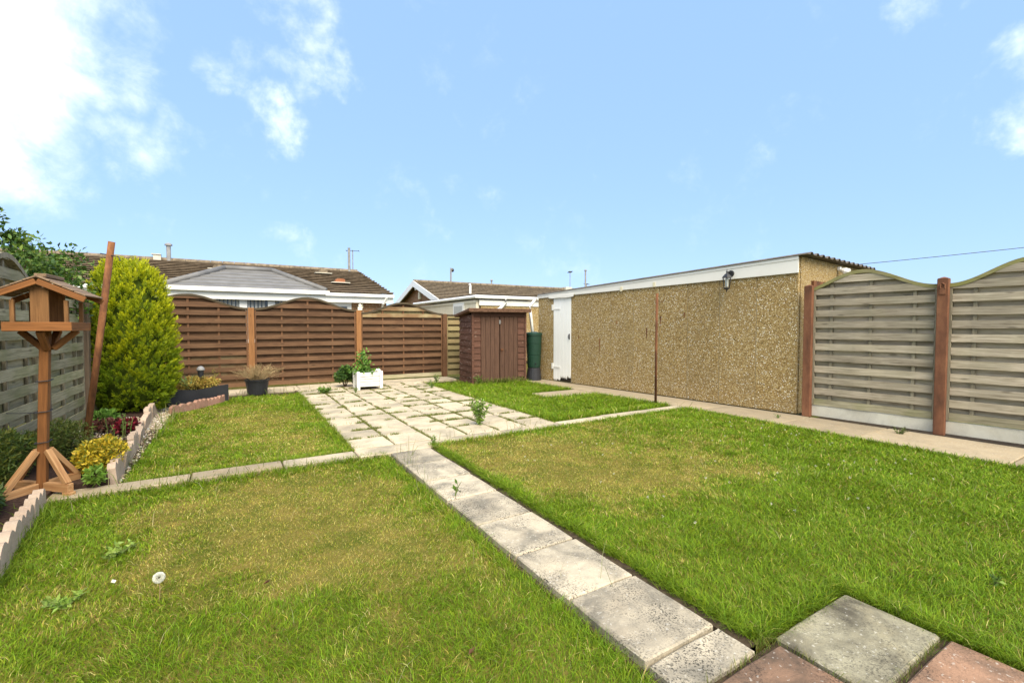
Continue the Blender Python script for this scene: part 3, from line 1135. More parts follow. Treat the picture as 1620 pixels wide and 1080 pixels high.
fb, fe = .20, 1.13
shed_wall(.035, fb, .0, M['shed_board_front'], HF - .1)
shed_wall(fe, SW - .03, .0, M['shed_board_front'], HF - .1)
shed_wall(.03, SD_, .0, M['shed_board'], HB, 'y')
for xx in (.012, SW - .012):
    box('corner_post', M['shed_board_front'], (xx, -.012, HF / 2), (.05, .05, HF), SH, .004)
m = MB().box((SW / 2, SD_ / 2 + .02, .8), (SW - .04, SD_ - .05, 1.58))
m.build('inner_wall', M['shed_door'], SH)
box('header_board', M['shed_board_front'], (SW / 2, -.020, HF - .055), (SW - .06, .03, .12), SH, .004)
for s_ in (0, 1):
    x0 = fb + .012 + s_ * (fe - fb) / 2
    x1 = x0 + (fe - fb) / 2 - .018
    dr = box('shed_door', M['shed_door'], ((x0 + x1) / 2, .012, .80), (x1 - x0, .02, 1.54), SH)
    for k in range(4):
        bw = (x1 - x0) / 4
        box('plank', M['shed_door'], (-(x1 - x0) / 2 + bw * (k + .5), -.020, 0), (bw - .007, .018, 1.53), dr, .003)
    box('ledge', M['shed_door'], (0, -.034, -.70), (x1 - x0 - .01, .012, .07), dr, .003)
MB().box((0, 0, 0), (.07, .02, .03)).tube([(-.01, -.01, 0), (-.01, -.03, -.03), (-.01, -.02, -.07)], .006, 6).build('latch', M['rust_dark'], SH, ((fb + fe) / 2 + .05, -.03, .80))
MB().box((0, 0, 0), (.03, .01, .09)).tube([(0, -.01, .02), (.02, -.02, 0), (0, -.025, -.03)], .006, 6).build('hasp', M['steel'], SH, ((fb + fe) / 2 + .0, -.03, 1.44))
# pent roof falling to the back
m = MB().prism([(-.14, HF + .0), (SD_ + .10, HB - .04), (SD_ + .10, HB + .03), (-.14, HF + .07)], -.12, SW + .08, 'x')
m.build('felt_roof', M['felt_brown'], SH, bevel=.012)
box('eave_board', M['felt_brown'], (SW / 2 - .02, -.155, HF + .025), (SW + .20, .022, .085), SH, .004)

# ================================================================== WATER BUTT
WB = empty('water_butt', (6.245, 9.22, 0), 0, 'green plastic water butt on a black stand between shed and garage', 'water butt')
m = MB().lathe([(.185, 0), (.15, .30)], 16)
m = MB().lathe([(.205, 0), (.175, .29), (.165, .30), (.0, .30)], 18)
m.build('stand', M['black_plastic'], WB, smooth=False)
m = MB().lathe([(.155, .0), (.175, .02), (.187, .30), (.180, .305), (.180, .315), (.190, .32), (.200, .58), (.193, .585), (.193, .595), (.203, .60), (.207, .80), (.215, .805)], 24)
m.build('barrel', M['green_plastic'], WB, (0, 0, .30), smooth=False)
m = MB().lathe([(.222, 0), (.222, .05), (.205, .065), (.06, .085), (.0, .087)], 24)
m.build('lid', M['green_plastic'], WB, (0, 0, 1.09))
WB.scale = (.92, .92, 1)
MB().tube([(0, 0, 0), (-.03, -.05, 0), (-.03, -.055, -.03)], .014, 8).build('tap', M['black_plastic'], WB, (-.06, -.165, .42))

# downpipe feeding the butt (hangs on the garage)
m = MB().tube([(6.46, 9.45, 2.02), (6.42, 9.45, 1.96), (6.26, 9.41, 1.80), (6.235, 9.38, 1.70), (6.235, 9.26, 1.15)], .038, 10)
tag(m.build('downpipe', M['upvc'], smooth=True), 'white downpipe with a bend dropping into the green water butt', 'drainpipe')
# short gutter on the far end of the garage wall feeding it

# ================================================================== RUSTY POSTS
WP = empty('washing_line_post', (6.085, 5.30, 0), 0, 'slim rusty steel post at the corner of the lawn before the garage wall', 'post', 'rusty washing line posts')
MB().tube([(0, 0, -.05), (.0, 0, .9), (.008, 0, 1.86)], .021, 12).build('pole', M['rust_dark'], WP, smooth=True)
MB().tube([(-.05, .02, 1.73), (.11, -.05, 1.73)], .005, 6).build('hook_bar', M['rust_dark'], WP)
ca, sa = math.cos(R(-31.35)), math.sin(R(-31.35))
WP2 = empty('washing_line_post', (-1.30, 6.07, 0), 0, 'thick rusty leaning steel post in front of the yellow conifer', 'post', 'rusty washing line posts')
top = Vector((.33 * ca, .33 * sa, 2.14))
MB().tube([(-.02, 0, -.1), top * .5, top], .028, 14).build('pole', M['rust'], WP2, smooth=True)
MB().tube([top * .94 + Vector((-.075, .02, .01)), top * .94 + Vector((.075, -.05, -.02)), top * .94 + Vector((.085, -.06, -.06))], .006, 6).build('hook_bar', M['black_iron'], WP2)

# ================================================================== BIRD TABLE
BT = empty('bird_table', (-1.315, 4.95, -.02), R(-4), 'orange stained wooden bird table with pitched roof at the end of the left bed', 'bird table')
# local frame: the front (local -y) is turned towards the viewer
lean = .05


def bx_(name, mat, a, b, w, h, up=(0, 0, 1), bevel=.003):
    a, b = Vector(a), Vector(b)
    L_ = (b - a).length
    c = (a + b) / 2
    xax = (b - a).normalized()
    u = Vector(up)
    yax = u.cross(xax)
    if yax.length < 1e-4:
        yax = Vector((0, 1, 0)).cross(xax)
    yax.normalize()
    zax = xax.cross(yax)
    m_ = Matrix((xax, yax, zax)).transposed()
    return MB().box((0, 0, 0), (L_, w, h)).build(name, mat, BT, c, m_.to_euler(), bevel=bevel)


PB = Vector((0, 0, .05))
PT = Vector((lean, 0, 1.30))
bx_('post', M['bird_wood_x'], PB, PT, .056, .056, (0, 1, 0), .004)
feet = [(.215, -.155), (-.215, .155), (.155, .215), (-.155, -.215)]
for i, (px, py) in enumerate(feet):
    v = Vector((px, py, 0))
    n_ = v.normalized()
    bx_('foot', M['bird_wood_pale'], n_ * .036 + Vector((0, 0, .075)), v + Vector((0, 0, .075)), .045, .065)
    bx_('foot_pad', M['bird_wood_pale'], v * .80 + Vector((0, 0, .028)), v * 1.06 + Vector((0, 0, .028)), .050, .028)
    bx_('brace', M['bird_wood_pale'], v * .90 + Vector((0, 0, .105)), n_ * .045 + Vector((lean * .2, 0, .36)), .042, .036)
TZ = 1.315
tp = Vector((lean + .022, 0, 0))
bx_('platform', M['bird_wood_x'], tp + Vector((-.170, 0, TZ)), tp + Vector((.170, 0, TZ)), .36, .016)
for sx in (-1, 1):
    bx_('platform_rim', M['bird_wood_x'], tp + Vector((sx * .181, -.186, TZ + .012)), tp + Vector((sx * .181, .186, TZ + .012)), .020, .068)
for sy in (-1, 1):
    bx_('platform_rim', M['bird_wood_x'], tp + Vector((-.193, sy * .196, TZ + .013)), tp + Vector((.193, sy * .196, TZ + .013)), .020, .068)
for sx, sy in ((-1, 0), (1, 0), (0, -1), (0, 1)):
    bx_('brace', M['bird_wood_x'], tp + Vector((sx * .165, sy * .165, TZ - .02)), tp * .9 + Vector((sx * .030, sy * .030, 1.155)), .044, .040)
for cy in (-.150, .150):
    MB().box((0, 0, 0), (.105, .016, .30)).build('side_board', M['bird_wood'], BT, tp + Vector((.0, cy, TZ + .008 + .15)), bevel=.003)
for cx in (-.150, .150):
    for cy in (-.150, .150):
        MB().box((0, 0, 0), (.026, .026, .205)).build('corner_post', M['bird_wood'], BT, tp + Vector((cx, cy, TZ + .008 + .1025)), bevel=.003)
RZ, EZ, RH = TZ + .372, TZ + .240, .275
for sx in (-1, 1):
    for k in range(4):
        a0, a1 = k / 4, (k + 1) / 4 - .008
        p0 = Vector((sx * RH * a0, 0, RZ - (RZ - EZ) * a0))
        p1 = Vector((sx * RH * a1, 0, RZ - (RZ - EZ) * a1))
        nrm = Vector((sx * (RZ - EZ), 0, RH)).normalized()
        c = (p0 + p1) / 2 + nrm * (.010 + .002 * (3 - k))
        bx_('roof_board', M['bird_roof'], tp + c + Vector((0, -.20, 0)), tp + c + Vector((0, .20, 0)), (p1 - p0).length, .012, nrm)
    for sy in (-1, 1):
        bx_('barge_board', M['bird_wood_x'], tp + Vector((sx * .003, sy * .198, RZ - .022)), tp + Vector((sx * RH, sy * .198, EZ - .022)), .018, .042)
bx_('ridge_cap', M['bird_roof'], tp + Vector((0, -.13, RZ + .030)), tp + Vector((0, .21, RZ + .030)), .07, .026)
for z in (.66, .90, .42):
    c = PB + (PT - PB) * ((z - .05) / 1.25)
    r_ = .039
    MB().tube([c + Vector(v) for v in ((-r_, -r_, 0), (r_, -r_, .006), (r_, r_, .01), (-r_, r_, .004), (-r_, -r_, 0))], .004, 5).build('cable_tie', M['black_plastic'], BT)
c = PB + (PT - PB) * .49
MB().tube([c + Vector((-.04, -.04, 0)), c + Vector((-.12, -.06, .004)), c + Vector((-.19, -.06, .012))], .003, 5).build('cable_tie', M['black_plastic'], BT)

# ================================================================== EDGING


def edging_run(name, pts, label, mat, group, h=.17, bump_w=.115, per=4, jitter=.02, tiltmax=.07):
    root = empty(name, (pts[0][0], pts[0][1], 0), 0, label, 'edging', group)
    o0 = Vector((pts[0][0], pts[0][1]))
    seglen = bump_w * per
    # walk the polyline
    P_ = [Vector(p) for p in pts]
    path_ = []
    for a, b in zip(P_[:-1], P_[1:]):
        n = max(1, int(round((b - a).length / seglen)))
        for i in range(n):
            path_.append((a.lerp(b, i / n), a.lerp(b, (i + 1) / n)))
    for a, b in path_:
        L_ = (b - a).length - .012
        hh = h + random.uniform(-jitter, jitter)
        poly = [(-L_ / 2, -.10), (L_ / 2, -.10)]
        for k in range(per - 1, -1, -1):
            x0 = -L_ / 2 + L_ * k / per
            for j in range(6, -1, -1):
                t = j / 6
                poly.append((x0 + L_ / per * t * .985 + .001, hh - .045 + .045 * math.sin(math.pi * (0.06 + .88 * t))))
        m = MB().prism(poly, -.028, .028, 'y')
        c = (a + b) / 2
        m.build('edging_block', mat, root, (c.x - o0.x, c.y - o0.y, 0), (random.uniform(-tiltmax, tiltmax), random.uniform(-.03, .03), math.atan2(b.y - a.y, b.x - a.x)), bevel=.008)
    return root


edging_run('border_edging', [(-1.23, 4.60), (-1.18, 3.97), (-1.10, 3.40), (-1.05, 2.4)], 'pinkish scalloped concrete edging beside the near lawn, below the bird table', M['edging'], 'scalloped edging', .13, .13, 3)
edging_run('border_edging', [(-.90, 5.0), (-.93, 5.8), (-.96, 6.5), (-1.02, 7.3), (-1.06, 8.5), (-1.06, 9.0)], 'uneven scalloped concrete edging beneath the conifer', M['edging'], 'scalloped edging', .15, .11, 3, .035, .14)
edging_run('border_edging', [(-.86, 8.55), (-.58, 8.95), (-.27, 9.42), (-.13, 9.75)], 'low reddish scalloped edging in front of the black trough', M['edging_red'], 'scalloped edging', .10, .12, 3, .01, .03)

# ================================================================== PLANTERS
TR = empty('trough_planter', (-.60, 9.55, -.02), R(27), 'long black trough of yellow foliage against the brown fence', 'planter')
n_ = 18
vs, fs = [], []
for i in range(n_ + 1):
    x = -.46 + .92 * i / n_
    wv = .012 * math.cos(2 * math.pi * i / n_ * 1.5)
    zt_ = .27 + .02 * math.cos(2 * math.pi * i / n_)
    vs += [(x, -.15 + wv, 0), (x, -.16 + wv, zt_), (x, -.145 + wv, zt_), (x, .145, .27), (x, .16, .27), (x, .15, 0), (x, -.14 + wv, .22), (x, .14, .22)]
for i in range(n_):
    a, b = 8 * i, 8 * (i + 1)
    for p_, q_ in ((0, 1), (1, 2), (2, 6), (6, 7), (7, 3), (3, 4), (4, 5), (5, 0)):
        fs.append((a + p_, a + q_, b + q_, b + p_))
fs += [(0, 1, 2, 6, 7, 3, 4, 5), tuple(8 * n_ + k for k in (0, 1, 2, 6, 7, 3, 4, 5))]
MB().add(vs, fs).build('trough', M['black_plastic'], TR)
MB().box((0, 0, .225), (.88, .26, .02)).build('compost', M['mulch'], TR)
SLt = empty('solar_light', (-.52, 9.60, .30), R(20), 'dark grey post light with domed cap standing in the black trough', 'garden light')
MB().lathe([(.016, -.03), (.016, .10)], 10).build('stake', M['black_plastic'], SLt)
MB().lathe([(.02, .10), (.040, .11), (.048, .24), (.040, .245)], 14).build('lamp_body', M['black_plastic'], SLt)
MB().lathe([(.062, .24), (.062, .255), (.055, .285), (.030, .31), (.0, .318)], 14).build('lamp_cap', M['steel'], SLt, smooth=True)

PO = empty('plant_pot', (.36, 10.22, -.02), 0, 'round black plastic pot holding a dry twiggy plant', 'plant pot')
MB().lathe([(.165, 0), (.17, .02), (.205, .26), (.218, .262), (.222, .30), (.212, .30), (.205, .26), (.0, .26)], 22).build('pot', M['black_plastic'], PO)
MB().lathe([(.203, .255), (.15, .268), (.0, .272)], 16).build('compost', M['mulch'], PO)

WPn = empty('planter_box', (2.39, 9.80, .0), R(-3), 'square white slatted planter with corner posts on the patio', 'planter')
pw, ph = .23, .30
for sx in (-1, 1):
    for sy in (-1, 1):
        m = MB().box((0, 0, .18), (.062, .062, .36))
        m.add([(-.031, -.031, .36), (.031, -.031, .36), (.031, .031, .36), (-.031, .031, .36), (-.018, -.018, .382), (.018, -.018, .382), (.018, .018, .382), (-.018, .018, .382)],
              [(0, 1, 5, 4), (1, 2, 6, 5), (2, 3, 7, 6), (3, 0, 4, 7), (4, 5, 6, 7)])
        m.build('corner_post', M['white_paint'], WPn, (sx * pw, sy * pw, 0), bevel=.004)
for k in range(5):
    z = .085 + k * .052
    for s_ in (-1, 1):
        box('slat', M['white_paint'], (0, s_ * pw * .98, z), (2 * pw - .064, .018, .044), WPn, .004)
        box('slat', M['white_paint'], (s_ * pw * .98, 0, z), (.018, 2 * pw - .064, .044), WPn, .004)
for s_ in (-1, 1):
    box('top_rail', M['white_paint'], (0, s_ * pw * .97, .335), (2 * pw - .064, .03, .035), WPn, .005)
    box('top_rail', M['white_paint'], (s_ * pw * .97, 0, .335), (.03, 2 * pw - .064, .035), WPn, .005)
box('compost', M['mulch'], (0, 0, .22), (2 * pw - .02, 2 * pw - .02, .2), WPn)
m = MB().lathe([(.035, -.03), (.045, .0), (.03, .03), (.01, .04)], 10)
tag(m.build('stone', M['ornament'], None, (2.60, 9.72, .37), smooth=True), 'white rounded pebble lying on the rim of the planter', 'stone')

# white star ornament on the fence post top
ST = MB()
pts = []
for k in range(10):
    t = math.pi / 2 + math.pi * k / 5
    r_ = .052 if k % 2 == 0 else .024
    pts.append((r_ * math.cos(t), r_ * math.sin(t)))
ST.prism(pts, -.008, .008, 'y')
ST.box((0, .012, -.07), (.10, .02, .075))
tag(ST.build('star_ornament', M['ornament'], None, (2.54, 11.07, 1.80)), 'small white star ornament fixed on top of a fence post', 'ornament')

# ================================================================== NEIGHBOURING BUILDINGS


def roof_courses(root, x0, x1, y0, z0, y1, z1, n, mat, over=.0, name='tile_course'):
    """stepped tile courses from eave (y0,z0) to ridge (y1,z1), running along x"""
    for k in range(n):
        a, b = k / n, (k + 1.10) / n
        b = min(b, 1.0)
        ya, za = y0 + (y1 - y0) * a, z0 + (z1 - z0) * a
        yb, zb = y0 + (y1 - y0) * b, z0 + (z1 - z0) * b
        t = .075
        xa = x0 + random.uniform(-.012, .012)
        xb = x1 + random.uniform(-.02, .02)
        m = MB().prism([(ya + .11, za + .01), (yb, zb + .0), (yb, zb + .012), (ya, za + t), (ya, za + t - .022)], xa, xb, 'x')
        m.build(name, mat, root)


def aerial(root, loc, h, arms=3, L_=.5, rz=0):
    o = MB().tube([(0, 0, 0), (0, 0, h)], .022, 6).build('aerial_mast', M['steel'], root, loc)
    m = MB().tube([(-L_ / 2, 0, h - .03), (L_ / 2, 0, h - .03)], .012, 5)
    for k in range(arms):
        x = -L_ / 2 + L_ * k / max(1, arms - 1)
        m.tube([(x, -.14, h - .03), (x, .14, h - .03)], .012, 5)
    m.build('aerial_boom', M['black_iron'], o, (0, 0, 0), (0, 0, rz))
    return o


def flue(root, loc, h, r=.06, cap=True):
    m = MB().tube([(0, 0, 0), (0, 0, h)], r, 8)
    if cap:
        m.tube([(0, 0, h - .02), (0, 0, h + .03), (0, 0, h + .08)], [r * 1.7, r * 1.7, r * .6], 8)
    return m.build('flue_pipe', M['steel'], root, loc)


# bungalow 1 : long brown roof on the left
B1 = empty('bungalow', (0, 0, 0), 0, 'long bungalow with brown tiled roof behind the back fence, left', 'house')
ex, ey, ez, ry, rz_ = 4.80, 16.16, 2.42, 20.96, 3.70
roof_courses(B1, -14, ex, ey - .25, ez, ry, rz_, 14, M['tile'])
rc = MB().prism([(ry, rz_), (ry + 4.8, ez), (ry + 4.8, ez + .06), (ry, rz_ + .06)], -14, ex, 'x')
rc.build('rear_roof', M['tile'], B1)
m = MB()
x = -14
while x < ex - .1:
    m.tube([(x, ry, rz_ + .03), (x + .38, ry, rz_ + .035)], [.10, .092], 8)
    x += .39
rd_ = m.build('ridge_tiles', M['tile_light'], B1)
MB().box((-4.6, ey - .28, ez - .06), (18.8, .09, .10)).build('gutter', M['upvc'], B1)
MB().box((-4.6, ey - .20, ez - .21), (18.8, .05, .20)).build('fascia', M['upvc'], B1)
MB().box((-4.6, ey + .15, 1.05), (18.4, .2, 2.3)).build('wall', M['brick'], B1)
MB().prism([(ey + .1, 0), (ry * 2 - ey - .1, 0), (ry * 2 - ey - .1, ez - .1), (ry, rz_ - .1), (ey + .1, ez - .1)], ex - .35, ex - .15, 'x').build('gable_wall', M['brick'], B1)
MB().prism([(ey - .25, ez - .14), (ey - .25, ez), (ry, rz_), (ry, rz_ - .14)], ex - .03, ex - .005, 'x').build('verge_board', M['upvc'], B1)
MB().tube([(4.55, ey - .30, 2.32), (4.45, ey - .2, 2.1), (4.45, ey + .0, 1.9), (4.45, ey, .1)], .045, 8).build('drainpipe', M['upvc'], B1)
wf = MB().box((2.55, ey + .035, 1.55), (1.75, .06, 1.25)).build('window_frame', M['upvc'], B1)
for k in range(2):
    box('pane', M['glass'], (2.2 + k * .78, ey + .0, 1.5), (.60, .02, .95), wf)
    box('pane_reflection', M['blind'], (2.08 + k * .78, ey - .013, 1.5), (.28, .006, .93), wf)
box('wall_lamp', M['alarm'], (3.72, ey - .02, 2.02), (.14, .12, .16), B1)
box('vent_cover', M['upvc'], (3.86, ey + .02, 1.66), (.26, .05, .14), B1)


def on_roof(y):
    return ez + (rz_ - ez) * (y - (ey - .25)) / (ry - (ey - .25))


for x, y, mt in ((-.45, 19.2, 'tile_light'), (3.05, 19.6, 'tile_light'), (3.30, 17.5, 'terracotta')):
    o = MB().prism([(-.16, .0), (.16, .0), (.16, .14), (.10, .17), (-.10, .17), (-.16, .10)], -.16, .16, 'y').build('vent_tile', M[mt], B1, (x, y, on_roof(y) + .04))
    box('vent_flashing', M['gravel_board'], (0, -.18, .02), (.62, .26, .03), o)
flue(B1, (-2.02, 20.9, rz_), .58, .07)
m = MB().box((0, 0, .10), (.22, .2, .22)).box((-.03, 0, .212), (.28, .26, .03))
m.build('vent_stack', M['gravel_board'], B1, (-2.35, 20.9, rz_))
flue(B1, (4.35, 20.9, rz_), 1.05, .055, False)
aerial(B1, (4.72, 21.9, 3.2), 1.62, 3, .55, R(-20))

# sunroom with grey hipped roof in front of bungalow 1
SR = empty('sunroom', (0, 0, 0), 0, 'white sunroom with grey hipped roof behind the brown fence', 'sunroom')
sx0, sx1, sy, sz, sr = -1.42, 2.16, 13.4, 2.27, 2.86
hw = 1.22
n = 6
for k in range(n):
    a, b = k / n, min(1, (k + 1.08) / n)
    off = random.uniform(0, .3)
    m = MB()

    def row(t, dz):
        return (sx0 + hw * t, sx1 - hw * t, sy + hw * t, sz + (sr - sz) * t + dz)
    xa0, xa1, ya, za = row(a, 0)
    xb0, xb1, yb, zb = row(b, 0)
    m.add([(xa0, ya, za), (xa1, ya, za), (xb1, yb, zb), (xb0, yb, zb), (xa0, ya, za + .03), (xa1, ya, za + .03), (xb1, yb, zb + .006), (xb0, yb, zb + .006)],
          [(0, 1, 2, 3), (4, 5, 6, 7), (0, 1, 5, 4), (2, 3, 7, 6), (0, 3, 7, 4), (1, 2, 6, 5)])
    m.build('tile_course', M['grey_tile'], SR)
# side hips and back
m = MB().add([(sx0, sy, sz), (sx0 + hw, sy + hw, sr), (sx0, sy + 2 * hw, sz)], [(0, 1, 2)])
m.add([(sx1, sy, sz), (sx1 - hw, sy + hw, sr), (sx1, sy + 2 * hw, sz)], [(0, 1, 2)])
m.add([(sx0, sy + 2 * hw, sz), (sx1, sy + 2 * hw, sz), (sx1 - hw, sy + hw, sr), (sx0 + hw, sy + hw, sr)], [(0, 1, 2, 3)])
m.add([(sx0, sy, sz - .002), (sx1, sy, sz - .002), (sx1, sy + 2 * hw, sz - .002), (sx0, sy + 2 * hw, sz - .002)], [(0, 1, 2, 3)])
m.build('hip_roof', M['grey_tile'], SR)
for a, b in (((sx0, sy, sz + .03), (sx0 + hw, sy + hw, sr + .03)), ((sx0 + hw, sy + hw, sr + .03), (sx1 - hw, sy + hw, sr + .03)), ((sx1 - hw, sy + hw, sr + .03), (sx1, sy, sz + .03))):
    MB().tube([a, b], .075, 8).build('ridge_tile', M['grey_tile'], SR, smooth=True)
xc, xw = (sx0 + sx1) / 2, sx1 - sx0
MB().box((xc, sy - .06, sz - .045), (xw + .16, .12, .10)).build('gutter', M['upvc'], SR)
MB().box((xc, sy + .02, sz - .19), (xw, .05, .19)).build('fascia', M['upvc'], SR)
MB().box((xc, sy + 1.3, .45), (xw - .3, 2.2, .9)).build('base_wall', M['brick'], SR)
m = MB()
wx = [sx0 + .12, sx0 + .95, sx0 + 1.62, sx0 + 2.26, sx0 + 2.95, sx1 - .12]
for x in wx:
    m.box((x, sy + .20, 1.45), (.17, .12, 1.26))
m.box((xc, sy + .20, 2.055), (xw - .1, .11, .08))
m.box((xc, sy + .20, .93), (xw - .1, .11, .10))
fr_ = m.build('window_frame', M['upvc'], SR)
for a, b in zip(wx[:-1], wx[1:]):
    pn = box('window_pane', M['glass'], ((a + b) / 2, sy + .225, 1.5), (b - a - .17, .015, 1.05), fr_)
    x = a + .12
    while x < b - .10:
        box('blind_strip', M['blind'], (x, sy + .207, 1.5), (.055, .006, 1.02), fr_)
        x += .085
for xx in (sx0 + .02, sx1 - .02):
    MB().box((xx, sy + 1.3, 1.5), (.08, 2.2, 1.25)).build('side_wall', M['upvc'], SR)

# flat roofed extension with cream wall and pebbledash side, behind the shed
C0 = (7.52, 14.62)     # near corner
EX = empty('extension', (C0[0], C0[1], 0), 0, 'cream rendered flat roofed extension with white gutter behind the shed', 'extension')
EH = 2.36
MB().box((-.06, 3.2, EH / 2 - .05), (.12, 6.4, EH - .1)).build('wall', M['cream_render'], EX)
MB().box((1.42, -.0, EH / 2 - .12), (2.8, .12, EH - .24)).build('wall', M['pebble'], EX, (0.03, .0, 0))
MB().box((1.42, -.075, EH - .20), (2.9, .03, .19)).build('fascia', M['white_paint'], EX)
m = MB().box((1.45, 3.2, EH + .055), (3.2, 6.7, .07))
m.build('flat_roof', M['felt'], EX)
MB().tube([(-.20, 6.4, EH - .0), (-.20, -.16, EH - .0), (2.95, -.16, EH - .0)], .062, 10).build('gutter', M['upvc'], EX, smooth=False)
MB().tube([(1.02, -.17, EH - .03), (1.02, -.17, EH - .22), (.80, -.14, EH - .38), (.62, -.12, EH - .42), (.62, -.12, .1)], .050, 10).build('drainpipe', M['upvc'], EX, smooth=True)
wf = MB().box((-.14, 1.42, 1.62), (.06, .95, 1.15)).build('window_frame', M['upvc'], EX)
box('pane', M['blind'], (-.176, 1.42, 1.62), (.014, .72, .92), wf)
for z in (EH - .16,):
    MB().box((-.135, 3.2, z), (.025, 6.4, .10)).build('fascia', M['cream_render'], EX)

# bungalow 2 with gable facing left
B2 = empty('bungalow', (0, 0, 0), 0, 'bungalow with white barge boards on its brick gable end, right of the gap between roofs', 'house')
gx, gy_, gr, ge, gw = 8.37, 24.05, 3.72, 2.42, 4.1
roof_courses(B2, gx, gx + 22, gy_ - gw, ge, gy_, gr, 13, M['tile_light'])
MB().prism([(gy_, gr), (gy_ + gw, ge), (gy_ + gw, ge + .06), (gy_, gr + .06)], gx, gx + 22, 'x').build('rear_roof', M['tile'], B2)
m = MB()
x = gx
while x < gx + 21.8:
    m.tube([(x, gy_, gr + .04), (x + .40, gy_, gr + .045)], [.10, .092], 8)
    x += .41
m.build('ridge_tiles', M['tile_light'], B2)
MB().prism([(gy_ - gw + .4, 0), (gy_ + gw - .4, 0), (gy_ + gw - .4, ge - .0), (gy_, gr - .15), (gy_ - gw + .4, ge - .0)], gx + .30, gx + .5, 'x').build('gable_wall', M['brick'], B2)
MB().box((gx + 11, gy_ - gw + .5, 1.2), (21.4, .2, 2.4)).build('wall', M['brick'], B2)
for s_ in (-1, 1):
    p = [(gy_, gr + .07), (gy_ + s_ * gw, ge + .03), (gy_ + s_ * gw, ge - .27), (gy_, gr - .25)]
    MB().prism(p, gx - .05, gx - .0, 'x').build('barge_board', M['upvc'], B2)
MB().box((gx + 11, gy_ - gw - .05, ge - .06), (22, .09, .10)).build('gutter', M['upvc'], B2)
o = MB().box((gx + .24, gy_ - .30, gr - .75), (.12, .24, .40)).build('alarm_box', M['alarm'], B2, bevel=.02)
MB().tube([(gx + .25, gy_ - .05, gr - .35), (gx + .05, gy_ - .1, gr - .40)], .06, 8).build('camera_housing', M['upvc'], B2)
m = MB().tube([(0, 0, 0), (0, 0, .42), (-.05, -.02, .50)], .06, 8)
m.build('vent_pipe', M['upvc'], B2, (gx + 2.25, gy_ - 2.4, gr - .70))
flue(B2, (gx + 2.25, gy_ + .1, gr), .92, .05, False)
MB().lathe([(.06, 0), (.10, .1), (.05, .2)], 8).build('flue_box', M['black_iron'], B2, (gx + 2.35, gy_ + .1, gr + .70))
flue(B2, (gx + 4.9, gy_ + .1, gr), .34, .05)
aerial(B2, (gx + 13.3, gy_ + 1.2, gr - .4), 1.05, 4, .6, R(30))
flue(B2, (gx + 18.8, gy_ + .1, gr), .55, .06)

# bungalow 3, mostly hidden behind the garage; only its chimney and aerial show
B3 = empty('bungalow', (0, 0, 0), 0, 'bungalow behind the garage with only a chimney, flue and aerial showing', 'house')
MB().box((24, 24.5, 1.2), (12, 6, 2.4)).build('wall', M['brick'], B3)
MB().prism([(21.2, 2.4), (27.8, 2.4), (24.5, 3.6)], 17.8, 30.2, 'x').build('roof', M['tile'], B3)
MB().box((18.9, 24.0, 3.75), (.5, .4, .30)).build('chimney', M['gravel_board'], B3)
aerial(B3, (19.15, 24.0, 3.9), 1.05, 5, .75, R(60))
flue(B3, (19.55, 17.9 + 5.0, 3.0), 1.92, .055)

# overhead cable far behind, on a pole out of frame at the right
UP = tag(MB().tube([(33, 3.0, 0), (33, 3.0, 5.6)], [.13, .09], 10).build('utility_pole', M['bark']), 'wooden utility pole at the right carrying the overhead cable', 'utility pole')
pa, pb = Vector((21.8, 23.0, 4.15)), Vector((33, 3.0, 5.2))
pts = []
for i in range(25):
    t = i / 24
    p_ = pa.lerp(pb, t)
    p_.z -= .18 * 4 * t * (1 - t)
    pts.append(p_)
tag(MB().tube(pts, .016, 5).build('overhead_cable', M['black_iron']), 'thin dark cable sagging across the sky above the right fence', 'cable')

# ================================================================== VEGETATION


def plant_obj(name, V, F, C, mat, parent=None, loc=(0, 0, 0)):
    return link(name, big_mesh(name, V, F, C, mat, 3), parent, loc)


# ---- golden conifer
CN = empty('conifer', (-1.36, 8.92, 0), 0, 'golden yellow conifer, dense and egg shaped, in the left bed', 'conifer')
MB().tube([(0, 0, -.05), (0, 0, .6), (.02, 0, 1.6)], [.07, .06, .03], 10).build('trunk', M['bark'], CN)


def conifer_r(z, th):
    zz = np.array([0.02, .12, .3, .5, .9, 1.3, 1.66, 1.95, 2.12, 2.22])
    rr = np.array([.26, .37, .49, .55, .555, .515, .46, .38, .28, .10])
    r = np.interp(z, zz, rr)
    lump = fbm(np.cos(th) * 2.6 + 10, np.sin(th) * 2.6 + z * 3.0, 3, 3) - .5
    return r * (1 + .22 * lump)


# feathery plumes, each a fan of flat sprays whose new growth at the tips is yellow
NP, NS = 3200, 12
pz = np.concatenate([RNG.uniform(.03, 2.2, NP - 60), RNG.uniform(1.9, 2.22, 60)])
keep = RNG.uniform(0, 1, NP) < np.interp(pz, [0, .4, 1.2, 2.0, 2.2], [.8, 1, .95, .75, .7])
pz = pz[keep]
NP = len(pz)
pt = RNG.uniform(0, 2 * np.pi, NP)
pr = conifer_r(pz, pt) * RNG.uniform(.80, 1.0, NP)
pout = np.stack([np.cos(pt), np.sin(pt), np.zeros(NP)], 1)
pc = pout * pr[:, None] + np.array([0, 0, 1]) * pz[:, None]
pc[:, 0] = np.maximum(pc[:, 0], -.40 + RNG.uniform(0, .04, NP))
rise = np.interp(pz, [0, .3, .8, 1.6, 2.2], [.25, .75, 1.25, 1.7, 3.0])
pa = pout + np.array([0, 0, 1]) * rise[:, None] + RNG.normal(0, .22, (NP, 3))
pa /= np.linalg.norm(pa, axis=1, keepdims=True)
plen = RNG.uniform(.08, .165, NP)
